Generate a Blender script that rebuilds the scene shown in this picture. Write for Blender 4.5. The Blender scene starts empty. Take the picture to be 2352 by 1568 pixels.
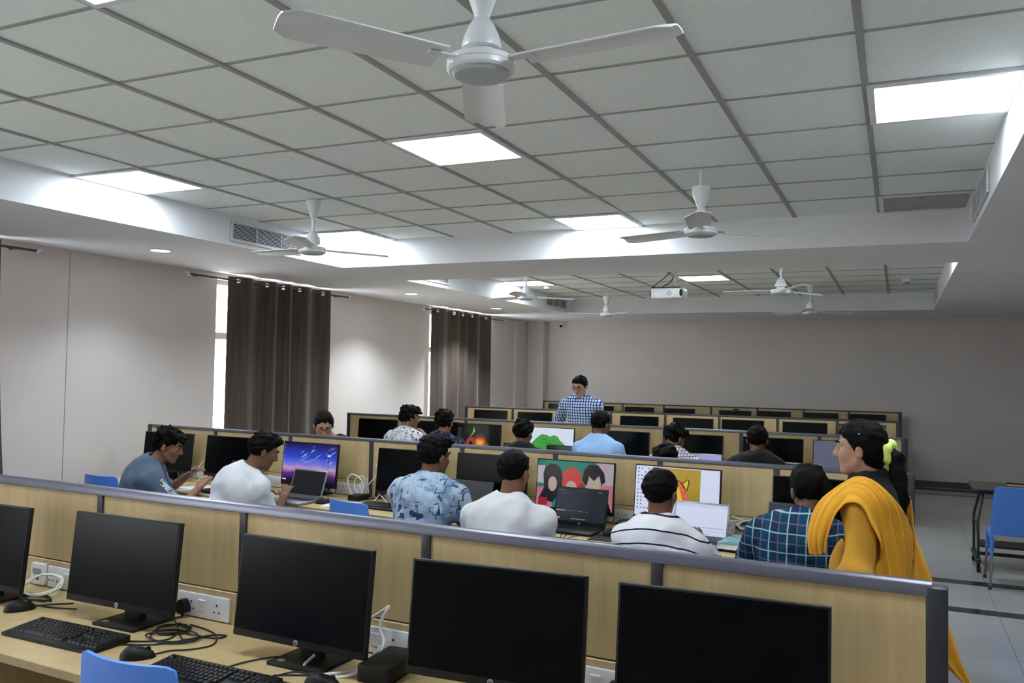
import bpy, bmesh, math, random
import numpy as np
from mathutils import Vector, Matrix, Euler

SC = bpy.context.scene
COL = SC.collection
PI = math.pi
random.seed(7)

# ------------------------------------------------------------------ camera
cam_data = bpy.data.cameras.new('camera')
cam_data.sensor_width = 36.0
cam_data.lens = 1957.4 * 36.0 / 2352.0
cam_data.clip_start = 0.05
cam_data.clip_end = 200
cam = bpy.data.objects.new('camera', cam_data)
COL.objects.link(cam)
cam.location = (0.127, -2.646, 1.706)
cam.rotation_euler = (1.60762, -0.01745, 0.424898)
SC.camera = cam

# ------------------------------------------------------------------ world (bright overcast day outside the windows), exposure
PANEL_EMIT = 29.0
SKY = 13.0
world = bpy.data.worlds.new('world')
SC.world = world
world.use_nodes = True
bg = world.node_tree.nodes['Background']
bg.inputs[0].default_value = (0.93, 0.97, 1.0, 1)
bg.inputs[1].default_value = SKY
SC.view_settings.view_transform = 'Standard'
SC.view_settings.look = 'None'
SC.view_settings.gamma = 1.0
SC.view_settings.use_curve_mapping = False
SC.view_settings.exposure = 0.0


# ------------------------------------------------------------------ materials
def lin(c):
    return tuple(((v / 255.0) / 12.92 if v / 255.0 <= 0.04045 else ((v / 255.0 + 0.055) / 1.055) ** 2.4) for v in c)


class NT:
    """small helper around a material's node tree"""
    def __init__(s, name):
        s.m = bpy.data.materials.new(name)
        s.m.use_nodes = True
        s.t = s.m.node_tree
        s.b = s.t.nodes['Principled BSDF']
        s.out = s.t.nodes['Material Output']

    def n(s, typ, **kw):
        nd = s.t.nodes.new(typ)
        for k, v in kw.items():
            setattr(nd, k, v)
        return nd

    def l(s, a, b):
        s.t.links.new(a, b)

    def coord(s, scale=(1, 1, 1), loc=(0, 0, 0), rot=(0, 0, 0)):
        tc = s.n('ShaderNodeTexCoord')
        mp = s.n('ShaderNodeMapping')
        mp.inputs['Scale'].default_value = scale
        mp.inputs['Location'].default_value = loc
        mp.inputs['Rotation'].default_value = rot
        s.l(tc.outputs['Object'], mp.inputs['Vector'])
        return mp.outputs['Vector']

    def noise(s, vec, scale, detail=2.0, rough=0.5):
        nd = s.n('ShaderNodeTexNoise')
        nd.inputs['Scale'].default_value = scale
        nd.inputs['Detail'].default_value = detail
        nd.inputs['Roughness'].default_value = rough
        s.l(vec, nd.inputs['Vector'])
        return nd.outputs['Fac']

    def ramp(s, fac, stops, interp='LINEAR'):
        r = s.n('ShaderNodeValToRGB')
        r.color_ramp.interpolation = interp
        e = r.color_ramp.elements
        while len(e) < len(stops):
            e.new(0.5)
        for el, (p, c) in zip(e, stops):
            el.position = p
            el.color = (*lin(c), 1)
        s.l(fac, r.inputs['Fac'])
        return r.outputs['Color']

    def math(s, op, a, b=None, c=None):
        nd = s.n('ShaderNodeMath', operation=op)
        for i, v in enumerate((a, b, c)):
            if v is None:
                continue
            if isinstance(v, (int, float)):
                nd.inputs[i].default_value = v
            else:
                s.l(v, nd.inputs[i])
        return nd.outputs[0]

    def mix(s, fac, a, b):
        nd = s.n('ShaderNodeMix', data_type='RGBA')
        if isinstance(fac, (int, float)):
            nd.inputs['Factor'].default_value = fac
        else:
            s.l(fac, nd.inputs['Factor'])
        for v, k in ((a, 'A'), (b, 'B')):
            sock = [i for i in nd.inputs if i.name == k and i.type == 'RGBA'][0]
            if isinstance(v, tuple):
                sock.default_value = (*lin(v), 1)
            else:
                s.l(v, sock)
        return [o for o in nd.outputs if o.type == 'RGBA'][0]

    def base(s, col):
        if isinstance(col, tuple):
            s.b.inputs['Base Color'].default_value = (*lin(col), 1)
        else:
            s.l(col, s.b.inputs['Base Color'])
        return s

    def set(s, rough=0.5, metal=0.0, spec=0.5, coat=0.0):
        s.b.inputs['Roughness'].default_value = rough
        s.b.inputs['Metallic'].default_value = metal
        s.b.inputs['Specular IOR Level'].default_value = spec
        s.b.inputs['Coat Weight'].default_value = coat
        return s

    def bump(s, fac, strength=0.2, dist=0.01):
        nd = s.n('ShaderNodeBump')
        nd.inputs['Strength'].default_value = strength
        nd.inputs['Distance'].default_value = dist
        s.l(fac, nd.inputs['Height'])
        s.l(nd.outputs['Normal'], s.b.inputs['Normal'])
        return s

    def emit(s, col, strength):
        if isinstance(col, tuple):
            s.b.inputs['Emission Color'].default_value = (*lin(col), 1)
        else:
            s.l(col, s.b.inputs['Emission Color'])
        s.b.inputs['Emission Strength'].default_value = strength
        return s


def plain(name, col, rough=0.5, metal=0.0, spec=0.5, var=0.06, vscale=6.0, coat=0.0):
    """one colour with a faint procedural mottling"""
    a = NT(name)
    f = a.noise(a.coord(), vscale, 3.0)
    lo = tuple(max(0, c * (1 - var)) for c in col)
    hi = tuple(min(255, c * (1 + var)) for c in col)
    a.base(a.ramp(f, [(0.3, lo), (0.7, hi)]))
    return a.set(rough, metal, spec, coat).m


def wood(name, c1, c2, rough=0.42):
    a = NT(name)
    v = a.coord((9, 9, 0.7))
    f = a.noise(v, 3.0, 5.0, 0.6)
    g = a.noise(a.coord((60, 60, 2.0)), 2.0, 2.0)
    h = a.math('ADD', a.math('MULTIPLY', f, 0.75), a.math('MULTIPLY', g, 0.25))
    a.base(a.ramp(h, [(0.3, c1), (0.7, c2)]))
    return a.set(rough, 0, 0.4).m


def glow(name, col, strength, rough=0.25):
    a = NT(name)
    a.base((8, 8, 9)).set(rough, 0, 0.4).emit(col, strength)
    return a.m


MAT = {}
MAT['wall'] = plain('wall_paint', (216, 208, 204), 0.65, 0, 0.35, 0.015, 1.5)
MAT['soffit'] = plain('soffit_paint', (236, 237, 242), 0.8, 0, 0.2, 0.01, 1.5)
MAT['tile'] = plain('ceiling_tile', (238, 244, 242), 0.9, 0, 0.1, 0.02, 90.0)
MAT['tee'] = plain('ceiling_tee_grey', (158, 160, 157), 0.55, 0, 0.3, 0.02)  # shade of the recessed ceiling grid put in as a darker grey
MAT['wood'] = wood('maple_laminate', (180, 156, 113), (202, 178, 133))
MAT['edge'] = wood('maple_edge_band', (154, 132, 92), (176, 152, 110))
MAT['post'] = plain('charcoal_post', (46, 44, 52), 0.5, 0.1)
MAT['rail'] = plain('grey_aluminium_rail', (104, 104, 118), 0.34, 0.5, 0.5, 0.02)
MAT['rail_dark'] = plain('dull_aluminium_rail', (84, 84, 96), 0.4, 0.4, 0.5, 0.02)
MAT['railcap'] = plain('grey_plastic_cap', (36, 38, 44), 0.5)
MAT['black'] = plain('black_plastic', (16, 16, 18), 0.5, 0, 0.3)
MAT['blackmatte'] = plain('matte_black_plastic', (22, 22, 24), 0.65, 0, 0.3)
MAT['key'] = plain('black_keycap', (22, 21, 24), 0.5, 0, 0.35)
MAT['screen'] = plain('dark_glossy_screen', (5, 6, 7), 0.24, 0, 0.09, 0.0)
MAT['white'] = plain('white_plastic', (225, 225, 228), 0.4)
MAT['socketdark'] = plain('socket_hole_dark', (30, 30, 32), 0.6)
MAT['steel'] = plain('brushed_steel', (150, 150, 150), 0.35, 0.9)
MAT['chrome'] = plain('chrome', (215, 215, 215), 0.15, 1.0, 0.5, 0.0)
MAT['darksteel'] = plain('dark_grey_steel', (70, 70, 70), 0.45, 0.6)
MAT['blue'] = plain('blue_plastic', (84, 138, 230), 0.42, 0, 0.5, 0.03)
MAT['fanwhite'] = plain('white_enamel', (226, 228, 230), 0.28, 0, 0.5, 0.01)
MAT['fangrey'] = plain('pale_grey_plastic', (186, 190, 194), 0.45)
MAT['cablew'] = plain('white_cable', (222, 222, 220), 0.5)
MAT['cableb'] = plain('black_cable', (18, 18, 19), 0.55)
MAT['grille'] = plain('grille_white', (205, 207, 212), 0.5)
MAT['dark'] = plain('dark_void', (14, 14, 16), 0.9)
MAT['panel'] = glow('light_panel_diffuser', (236, 248, 255), PANEL_EMIT)
MAT['paneloff'] = plain('unlit_panel_diffuser', (150, 148, 150), 0.5)
MAT['panelframe'] = plain('white_light_frame', (220, 222, 225), 0.4)
MAT['paper'] = plain('white_paper', (232, 232, 236), 0.8)
MAT['silver'] = plain('silver_aluminium', (150, 152, 158), 0.38, 0.7)
MAT['darkalu'] = plain('dark_laptop_shell', (52, 52, 58), 0.4, 0.4)
MAT['trolleytop'] = plain('dark_brown_laminate', (74, 66, 58), 0.4)
MAT['base'] = plain('dark_skirting', (72, 68, 66), 0.5)
MAT['glass'] = None
_g = NT('window_glass')
_tr = _g.n('ShaderNodeBsdfTransparent')
_gl = _g.n('ShaderNodeBsdfGlossy')
_gl.inputs['Roughness'].default_value = 0.02
_mx = _g.n('ShaderNodeMixShader')
_mx.inputs[0].default_value = 0.07
_g.l(_tr.outputs[0], _mx.inputs[1])
_g.l(_gl.outputs[0], _mx.inputs[2])
_g.l(_mx.outputs[0], _g.out.inputs['Surface'])
MAT['glass'] = _g.m
MAT['frame'] = plain('window_frame_pale', (205, 200, 196), 0.5)
_c = NT('curtain_velvet')
_f = _c.noise(_c.coord((30, 30, 1.2)), 1.0, 4.0)
_c.base(_c.ramp(_f, [(0.3, (72, 60, 54)), (0.7, (92, 80, 72))])).set(0.9, 0, 0.2)
_c.b.inputs['Sheen Weight'].default_value = 0.25
MAT['curtain'] = _c.m
# floor: vitrified tiles with dark border bands
_a = NT('floor_tiles')
_v = _a.coord()
_sep = _a.n('ShaderNodeSeparateXYZ')
_a.l(_v, _sep.inputs[0])
_x, _y = _sep.outputs[0], _sep.outputs[1]


def _joint(axis, off):
    fr = _a.math('FRACT', _a.math('MULTIPLY', _a.math('ADD', axis, off), 1.25))
    return _a.math('LESS_THAN', _a.math('ABSOLUTE', _a.math('SUBTRACT', fr, 0.5)), 0.003)


_j = _a.math('MAXIMUM', _joint(_x, -0.4), _joint(_y, 0.15))
_bands = None
for _yy, _w in ((4.60, 0.08), (5.59, 0.085), (11.68, 0.075), (12.32, 0.12)):
    _bd = _a.math('LESS_THAN', _a.math('ABSOLUTE', _a.math('SUBTRACT', _y, _yy)), _w)
    _bands = _bd if _bands is None else _a.math('MAXIMUM', _bands, _bd)
_tc = _a.ramp(_a.noise(_v, 1.3, 4.0), [(0.3, (170, 171, 172)), (0.7, (182, 183, 183))])
_c1 = _a.mix(_j, _tc, (134, 134, 134))
_c2 = _a.mix(_bands, _c1, (50, 46, 45))
_a.base(_c2).set(0.16, 0, 0.5)
MAT['floor'] = _a.m


# ------------------------------------------------------------------ mesh building
class MB:
    def __init__(s):
        s.v, s.f, s.mi = [], [], []

    def add(s, vs, fs, mi=0):
        o = len(s.v)
        s.v.extend([tuple(map(float, p)) for p in vs])
        s.f.extend([tuple(o + i for i in f) for f in fs])
        s.mi.extend([mi] * len(fs))
        return s

    def box(s, c, size, bev=0.0, rot=None, mi=0, seg=1):
        x, y, z = (d / 2 for d in size)
        if bev <= 0:
            vs = [(sx * x, sy * y, sz * z) for sz in (-1, 1) for sy in (-1, 1) for sx in (-1, 1)]
            fs = [(0, 2, 3, 1), (4, 5, 7, 6), (0, 1, 5, 4), (2, 6, 7, 3), (0, 4, 6, 2), (1, 3, 7, 5)]
        else:
            bm = bmesh.new()
            bmesh.ops.create_cube(bm, size=1.0)
            for v in bm.verts:
                v.co = Vector((v.co.x * 2 * x, v.co.y * 2 * y, v.co.z * 2 * z))
            bmesh.ops.bevel(bm, geom=list(bm.edges), offset=bev, segments=seg, profile=0.5, affect='EDGES')
            bm.verts.index_update()
            vs = [v.co[:] for v in bm.verts]
            fs = [tuple(v.index for v in f.verts) for f in bm.faces]
            bm.free()
        R = Matrix.Identity(3) if rot is None else Euler(rot).to_matrix()
        c = Vector(c)
        return s.add([R @ Vector(p) + c for p in vs], fs, mi)

    def tube(s, pts, r, n=8, closed=False, mi=0, cap=True):
        P = [Vector(p) for p in pts]
        N = len(P)
        rr = r if isinstance(r, (list, tuple)) else [r] * N
        vs, fs = [], []
        up = None
        for i in range(N):
            a = P[(i - 1) % N] if (closed or i > 0) else P[i]
            b = P[(i + 1) % N] if (closed or i < N - 1) else P[i]
            t = (b - a)
            t = t.normalized() if t.length > 1e-9 else Vector((0, 0, 1))
            if up is None:
                up = Vector((0, 0, 1)) if abs(t.z) < 0.9 else Vector((1, 0, 0))
            u = up - t * up.dot(t)
            if u.length < 1e-5:
                u = t.orthogonal()
            u.normalize()
            up = u
            w = t.cross(u)
            for k in range(n):
                an = 2 * PI * k / n
                vs.append(P[i] + (u * math.cos(an) + w * math.sin(an)) * rr[i])
        M = N if closed else N - 1
        for i in range(M):
            for k in range(n):
                j = (i + 1) % N
                fs.append((i * n + k, i * n + (k + 1) % n, j * n + (k + 1) % n, j * n + k))
        if cap and not closed:
            fs.append(tuple(range(n - 1, -1, -1)))
            fs.append(tuple((N - 1) * n + k for k in range(n)))
        return s.add(vs, fs, mi)

    def lathe(s, prof, c=(0, 0, 0), n=24, mi=0, rot=None):
        R = Matrix.Identity(3) if rot is None else Euler(rot).to_matrix()
        c = Vector(c)
        vs, fs = [], []
        for (r, z) in prof:
            for k in range(n):
                an = 2 * PI * k / n
                vs.append(R @ Vector((r * math.cos(an), r * math.sin(an), z)) + c)
        for i in range(len(prof) - 1):
            for k in range(n):
                fs.append((i * n + k, i * n + (k + 1) % n, (i + 1) * n + (k + 1) % n, (i + 1) * n + k))
        fs.append(tuple(range(n - 1, -1, -1)))
        fs.append(tuple((len(prof) - 1) * n + k for k in range(n)))
        return s.add(vs, fs, mi)

    def ball(s, c, r, n=16, mi=0, rot=None):
        r = (r, r, r) if not isinstance(r, (tuple, list)) else r
        m = n // 2
        R = Matrix.Identity(3) if rot is None else (rot if isinstance(rot, Matrix) else Euler(rot).to_matrix())
        c = Vector(c)
        vs = [R @ Vector((0, 0, -r[2])) + c]
        fs = []
        for i in range(1, m):
            th = -PI / 2 + PI * i / m
            for k in range(n):
                an = 2 * PI * k / n
                vs.append(R @ Vector((r[0] * math.cos(th) * math.cos(an), r[1] * math.cos(th) * math.sin(an), r[2] * math.sin(th))) + c)
        vs.append(R @ Vector((0, 0, r[2])) + c)
        for k in range(n):
            fs.append((0, 1 + (k + 1) % n, 1 + k))
        for i in range(m - 2):
            for k in range(n):
                a = 1 + i * n
                fs.append((a + k, a + (k + 1) % n, a + n + (k + 1) % n, a + n + k))
        L = len(vs) - 1
        for k in range(n):
            fs.append((L, 1 + (m - 2) * n + k, 1 + (m - 2) * n + (k + 1) % n))
        return s.add(vs, fs, mi)

    def prism(s, poly, y0, y1, mi=0, plane='xz'):
        """extrude a 2D outline; plane xz: along y, xy: along z"""
        n = len(poly)
        if plane == 'xz':
            vs = [(a, y0, b) for a, b in poly] + [(a, y1, b) for a, b in poly]
        elif plane == 'yz':
            vs = [(y0, a, b) for a, b in poly] + [(y1, a, b) for a, b in poly]
        else:
            vs = [(a, b, y0) for a, b in poly] + [(a, b, y1) for a, b in poly]
        fs = [tuple(range(n)), tuple(range(2 * n - 1, n - 1, -1))]
        fs += [(i, i + n, (i + 1) % n + n, (i + 1) % n) for i in range(n)]
        return s.add(vs, fs, mi)

    def sheet(s, G, thick, mi=0, skip=None):
        """grid of points G[i][j] given a thickness along its normals"""
        G = np.asarray(G, float)
        n, m = G.shape[:2]
        du = np.gradient(G, axis=0)
        dv = np.gradient(G, axis=1)
        N = np.cross(du, dv)
        N /= np.linalg.norm(N, axis=2, keepdims=True) + 1e-12
        A = (G + N * thick / 2).reshape(-1, 3)
        B = (G - N * thick / 2).reshape(-1, 3)
        o = n * m
        fs = []
        for i in range(n - 1):
            for j in range(m - 1):
                a, b, c, d = i * m + j, i * m + j + 1, (i + 1) * m + j + 1, (i + 1) * m + j
                if skip is not None and skip(i, j):
                    continue
                fs.append((a, d, c, b))
                fs.append((o + a, o + b, o + c, o + d))
        rim = [(0, j) for j in range(m)] + [(i, m - 1) for i in range(1, n)] + [(n - 1, j) for j in range(m - 2, -1, -1)] + [(i, 0) for i in range(n - 2, 0, -1)]
        R = [i * m + j for i, j in rim]
        for k in range(len(R)):
            a, b = R[k], R[(k + 1) % len(R)]
            fs.append((a, b, o + b, o + a))
        return s.add(list(A) + list(B), fs, mi)

    def build(s, name, mats, parent=None, smooth=35, fix=True):
        me = bpy.data.meshes.new(name)
        me.from_pydata(s.v, [], s.f)
        for m in (mats if isinstance(mats, (list, tuple)) else [mats]):
            me.materials.append(MAT[m] if isinstance(m, str) else m)
        if len(me.materials) > 1:
            me.polygons.foreach_set('material_index', s.mi)
        if fix:
            bm = bmesh.new()
            bm.from_mesh(me)
            bmesh.ops.recalc_face_normals(bm, faces=bm.faces)
            bm.to_mesh(me)
            bm.free()
        if smooth:
            me.polygons.foreach_set('use_smooth', [True] * len(me.polygons))
            me.set_sharp_from_angle(angle=math.radians(smooth))
        me.update()
        return link(name, me, parent)


def link(name, me, parent=None):
    o = bpy.data.objects.new(name, me)
    COL.objects.link(o)
    if parent is not None:
        o.parent = parent
    return o


def tag(o, label, cat, group=None):
    o['label'] = label
    o['category'] = cat
    if group:
        o['group'] = group
    return o


def thing(name, label, cat, loc=(0, 0, 0), rotz=0.0, group=None):
    o = bpy.data.objects.new(name, None)
    COL.objects.link(o)
    o.empty_display_size = 0.1
    o.location = loc
    o.rotation_euler = (0, 0, rotz)
    return tag(o, label, cat, group)


KIDS = {}


def dup(root, loc, rotz, label=None, group=None):
    """copy of a thing with copies of its parts and sub-parts (sharing mesh data)"""
    if root.name not in KIDS:
        KIDS[root.name] = [(ch, list(ch.children)) for ch in root.children]
    r = root.copy()
    COL.objects.link(r)
    r.location = loc
    r.rotation_euler = (0, 0, rotz)
    if label:
        r['label'] = label
    if group:
        r['group'] = group
    for ch, sub in KIDS[root.name]:
        c = ch.copy()
        COL.objects.link(c)
        c.parent = r
        for g in sub:
            d = g.copy()
            COL.objects.link(d)
            d.parent = c
    return r


def struct(name, mb, mat, smooth=35):
    o = mb.build(name, mat, None, smooth)
    o['kind'] = 'structure'
    return o


TEXTS = {}


def text_mesh(body, size, depth, mat, name, parent, loc, rot):
    if (body, size) in TEXTS:
        o = link(name, TEXTS[(body, size)], parent)
        o.location = loc
        o.rotation_euler = rot
        return o
    cu = bpy.data.curves.new(name, 'FONT')
    cu.body = body
    cu.size = size
    cu.extrude = depth
    cu.align_x = 'CENTER'
    cu.align_y = 'CENTER'
    tmp = bpy.data.objects.new(name, cu)
    COL.objects.link(tmp)
    dg = bpy.context.evaluated_depsgraph_get()
    me = bpy.data.meshes.new_from_object(tmp.evaluated_get(dg))
    bpy.data.objects.remove(tmp)
    me.materials.clear()
    me.materials.append(MAT[mat])
    TEXTS[(body, size)] = me
    o = link(name, me, parent)
    o.location = loc
    o.rotation_euler = rot
    return o


def smooth_path(pts, n=6, closed=False):
    """Catmull-Rom through points"""
    P = [Vector(p) for p in pts]
    N = len(P)
    out = []
    M = N if closed else N - 1
    for i in range(M):
        p1, p2 = P[i], P[(i + 1) % N]
        p0 = P[i - 1] if (closed or i > 0) else p1 * 2 - p2
        p3 = P[(i + 2) % N] if (closed or i + 2 < N) else p2 * 2 - p1
        for k in range(n):
            t = k / n
            out.append(0.5 * ((2 * p1) + (p2 - p0) * t + (2 * p0 - 5 * p1 + 4 * p2 - p3) * t * t + (3 * p1 - p0 - 3 * p2 + p3) * t ** 3))
    if not closed:
        out.append(P[-1])
    return out


# ------------------------------------------------------------------ the room
ZC, ZS, FLOOR_T = 2.95, 2.70, 0.1
XL, XR, YF, YB = -6.36, 3.4, -6.6, 12.6      # inner faces of the walls
CXL, CXR = -4.8, 0.585                         # the raised ceiling bays
BAYS = [(-6.0, 4.2), (5.4, 10.72)]

struct('floor', MB().box(((XL + XR) / 2, (YF + YB) / 2, -0.05), (XR - XL + 0.5, YB - YF + 0.5, 0.1)), 'floor')

WINS = [(-5.4, -3.2), (-0.6, 1.66), (4.17, 6.0), (8.62, 10.68)]      # window openings along the left wall; first unseen, added for daylight, last widened for light
WZ0, WZ1 = 0.85, 2.635
wl = MB()
prev = YF - 0.25
for a, b in WINS:
    wl.box((XL - 0.11, (prev + a) / 2, 1.5), (0.22, a - prev, 3.0))
    wl.box((XL - 0.11, (a + b) / 2, WZ0 / 2), (0.22, b - a, WZ0))
    wl.box((XL - 0.11, (a + b) / 2, (WZ1 + 3.0) / 2), (0.22, b - a, 3.0 - WZ1))
    prev = b
wl.box((XL - 0.11, (prev + YB + 0.25) / 2, 1.5), (0.22, YB + 0.25 - prev, 3.0))
struct('wall_left', wl, 'wall')
wb = MB().box(((XL + XR) / 2, YB + 0.1, 1.5), (XR - XL, 0.2, 3.0))
wb.box((-6.19, YB - 0.11, ZS / 2), (0.33, 0.22, ZS))
struct('wall_back', wb, 'wall')
struct('wall_front', MB().box(((XL + XR) / 2, YF - 0.1, 1.5), (XR - XL, 0.2, 3.0)), 'wall')
struct('wall_right', MB().box((XR + 0.1, (YF + YB) / 2, 1.5), (0.2, YB - YF, 3.0)), 'wall')
struct('baseboard_back', MB().box(((XL + XR) / 2, YB - 0.008, 0.05), (XR - XL, 0.016, 0.10), 0.003), 'base')
struct('baseboard_left', MB().box((XL + 0.008, (YF + YB) / 2, 0.05), (0.016, YB - YF - 0.1, 0.10), 0.003), 'base')
# thin panel joint and wall trunking
struct('trim_1', MB().box((XL + 0.0015, 2.43, 1.4), (0.003, 0.006, 2.56)), 'tee')
struct('trim_2', MB().box((XL + 0.02, 11.86, 1.38), (0.04, 0.20, 2.6), 0.004), 'wall')
# dropped soffit around the two bays
so = MB()
zc, hh = (ZS + 3.05) / 2, 3.05 - ZS
for x0, x1, y0, y1 in [(XL - 0.1, CXL, YF - 0.1, YB + 0.1), (CXR, XR + 0.1, YF - 0.1, YB + 0.1),
                       (CXL, CXR, YF - 0.1, BAYS[0][0]), (CXL, CXR, BAYS[0][1], BAYS[1][0]), (CXL, CXR, BAYS[1][1], YB + 0.1)]:
    so.box(((x0 + x1) / 2, (y0 + y1) / 2, zc), (x1 - x0, y1 - y0, hh))
o = struct('ceiling_soffit', so, 'soffit')
ce = MB()
for y0, y1 in BAYS:
    ce.box(((CXL + CXR) / 2, (y0 + y1) / 2, ZC + 0.03), (CXR - CXL, y1 - y0, 0.06))
struct('ceiling', ce, 'tile')
tee = MB()
for (y0, y1) in BAYS:
    for i in range(0, 8):
        x = -0.6 * i
        tee.box((x, (y0 + y1) / 2, ZC - 0.004), (0.028, y1 - y0, 0.008))
    ny = int(round((y1 - y0) / 0.6))
    for j in range(1, ny):
        y = (y1 - 0.6 * (ny - j)) if y0 < 0 else y0 + 0.6 * j
        tee.box(((CXL + CXR) / 2, y, ZC - 0.0025), (CXR - CXL, 0.016, 0.005))
struct('trim_3', tee, 'tee')

# windows: frame, transom and panes
for k, (a, b) in enumerate(WINS, 1):
    fr = MB()
    xw = XL - 0.10
    t = 0.05
    fr.box((xw, (a + b) / 2, WZ1 - t / 2), (0.06, b - a, t), 0.004)
    fr.box((xw, (a + b) / 2, WZ0 + t / 2), (0.06, b - a, t), 0.004)
    for y in (a + t / 2 - 0.03, b - t / 2 + 0.03, (a + b) / 2):
        fr.box((xw, y, (WZ0 + WZ1) / 2), (0.06, t, WZ1 - WZ0 - 0.02), 0.004)
    fr.box((xw, (a + b) / 2, 2.045), (0.06, b - a - 0.02, 0.075), 0.004)
    w = struct('window_%d' % k, fr, 'frame')
    g = MB()
    g.box((xw, (a + b) / 2, (WZ0 + WZ1) / 2), (0.006, b - a - 0.03, WZ1 - WZ0 - 0.03))
    g.build('window_pane', 'glass', w, 0)
    sl = MB().box((XL + 0.01, (a + b) / 2, WZ0 - 0.02), (0.10, b - a + 0.06, 0.03), 0.004)
    sl.build('window_sill', 'frame', w)

# ------------------------------------------------------------------ ceiling fittings
def ceiling_light(x0, y0, label, lit=True):
    """600 mm LED panel whose tile starts at (x0, y0)"""
    t = thing('ceiling_light', label, 'ceiling light', (x0 + 0.3, y0 + 0.3, ZC), 0, 'square light panels in the ceiling')
    f = MB()
    w = 0.59
    for sx, sy, lx, ly in ((0, -1, w, 0.03), (0, 1, w, 0.03), (-1, 0, 0.03, w - 0.062), (1, 0, 0.03, w - 0.062)):
        f.box((sx * (w / 2 - 0.015), sy * (w / 2 - 0.015), -0.008), (lx, ly, 0.014), 0.002)
    f.build('frame', 'panelframe', t)
    d = MB().box((0, 0, -0.006), (w - 0.062, w - 0.062, 0.008))
    d.build('diffuser', 'panel' if lit else 'paneloff', t, 0)
    return t


LIGHTS = [
    (-2.4, -1.2, 'lit square panel partly cut off by the top edge, above the empty front desks', 1),
    (-2.4, 1.2, 'bright square panel in the middle of the near ceiling bay', 1),
    (-4.8, 1.2, 'bright square panel beside the window-side cove, before the striped air grille', 1),
    (-4.8, 3.6, 'bright square panel in the corner of the near bay behind a fan', 1),
    (-2.4, 3.6, 'bright square panel against the cross beam, between two fans', 1),
    (0.0, 1.2, 'bright square panel beside the aisle-side cove of the near bay', 1),
    (0.0, 3.6, 'unlit grey square panel in the aisle-side corner of the near bay', 0),
    (-4.8, 7.8, 'bright square panel beside the window-side cove of the far bay', 1),
    (-2.4, 7.8, 'bright square panel behind the projector in the far bay', 1),
    (-4.8, -1.2, 'lit square panel beside the window-side cove over the front desks', 1),
    (0.0, -1.2, 'lit square panel over the aisle end of the front desks', 1),
    (-4.8, 5.4, 'lit square panel hidden by the beam, by the window-side cove of the far bay', 1),
    (-2.4, 5.4, 'lit square panel hidden by the beam, in the middle of the far bay', 1),
    (0.0, 5.4, 'lit square panel hidden by the beam, by the aisle-side cove of the far bay', 1),
]
for x, y, lb, on in LIGHTS:
    ceiling_light(x, y, lb, on)

FANS = {}


def ceiling_fan(x, y, low_canopy, ang, label):
    """white ceiling fan; low_canopy: the cup canopy has slid down onto the motor"""
    key = low_canopy
    if key in FANS:
        t = dup(FANS[key], (x, y, ZC), ang, label)
        return t
    t = thing('ceiling_fan', label, 'ceiling fan', (x, y, ZC), ang, 'white ceiling fans')
    MB().tube([(0, 0, 0), (0, 0, -0.30)], 0.0115, 12).build('down_rod', 'fanwhite', t)
    cup = [(0.018, -0.14), (0.02, -0.135), (0.027, -0.115), (0.041, -0.075), (0.053, -0.035), (0.057, -0.012), (0.055, -0.002), (0.045, 0.0)]
    off = -0.100 if low_canopy else -0.001
    MB().lathe([(r, z + off) for r, z in cup], n=28).build('canopy', 'fanwhite', t)
    MB().lathe([(0.05, -0.325), (0.056, -0.322), (0.057, -0.312), (0.05, -0.285), (0.037, -0.255), (0.024, -0.236), (0.018, -0.232)], n=28).build('motor_bell', 'fanwhite', t)
    h = MB()
    h.lathe([(0.045, -0.345), (0.094, -0.352), (0.098, -0.358), (0.098, -0.368), (0.0955, -0.370), (0.0985, -0.372), (0.0985, -0.386), (0.092, -0.392), (0.05, -0.393)][::-1], n=40)
    h.lathe([(0.04, -0.347), (0.04, -0.322)][::-1], n=20)
    hb = h.build('motor_housing', 'fanwhite', t)
    MB().lathe([(0.05, -0.404), (0.076, -0.402), (0.083, -0.396), (0.084, -0.390), (0.06, -0.388)], n=36).build('bottom_cover', 'fangrey', hb)
    for k in range(3):
        a = 2 * PI * k / 3
        G = []
        for i in range(14):
            s = i / 13
            r = 0.13 + 0.45 * s
            w = 0.062 + 0.012 * s if i < 12 else (0.07, 0.045)[i - 12]
            row = []
            for j in range(6):
                q = j / 5 - 0.5
                yy = q * 2 * w
                zz = -0.360 + 0.16 * yy - 0.012 * (2 * q) ** 2
                row.append((r * math.cos(a) - yy * math.sin(a), r * math.sin(a) + yy * math.cos(a), zz))
            G.append(row)
        b = MB().sheet(G, 0.004).build('blade', 'fanwhite', t, 50)
        br = MB()
        br.box((0, 0, 0), (0.085, 0.035, 0.005), 0.0015)
        o = br.build('blade_bracket', 'fanwhite', b)
        o.location = (0.125 * math.cos(a), 0.125 * math.sin(a), -0.3635)
        o.rotation_euler = (0, 0, a)
    FANS[key] = t
    return t


ceiling_fan(-0.957, -0.50, True, math.radians(-5), 'large white ceiling fan hanging nearest, cut off by the top edge')
ceiling_fan(-3.783, 2.41, False, math.radians(55), 'white ceiling fan with its canopy at the ceiling, before the striped air grille')
ceiling_fan(-0.957, 2.477, True, math.radians(40), 'white hourglass-shaped ceiling fan in front of the cross beam')
ceiling_fan(-3.783, 6.35, False, math.radians(40), 'white ceiling fan beside the wall glow in the far bay')
ceiling_fan(-3.74, 9.20, True, math.radians(80), 'small hourglass-shaped fan at the back of the far bay')
ceiling_fan(-0.957, 6.33, False, math.radians(175), 'white ceiling fan to the aisle side of the projector')
ceiling_fan(-0.93, 9.25, False, math.radians(30), 'farthest white ceiling fan, nearest the dark back corner')


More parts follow.
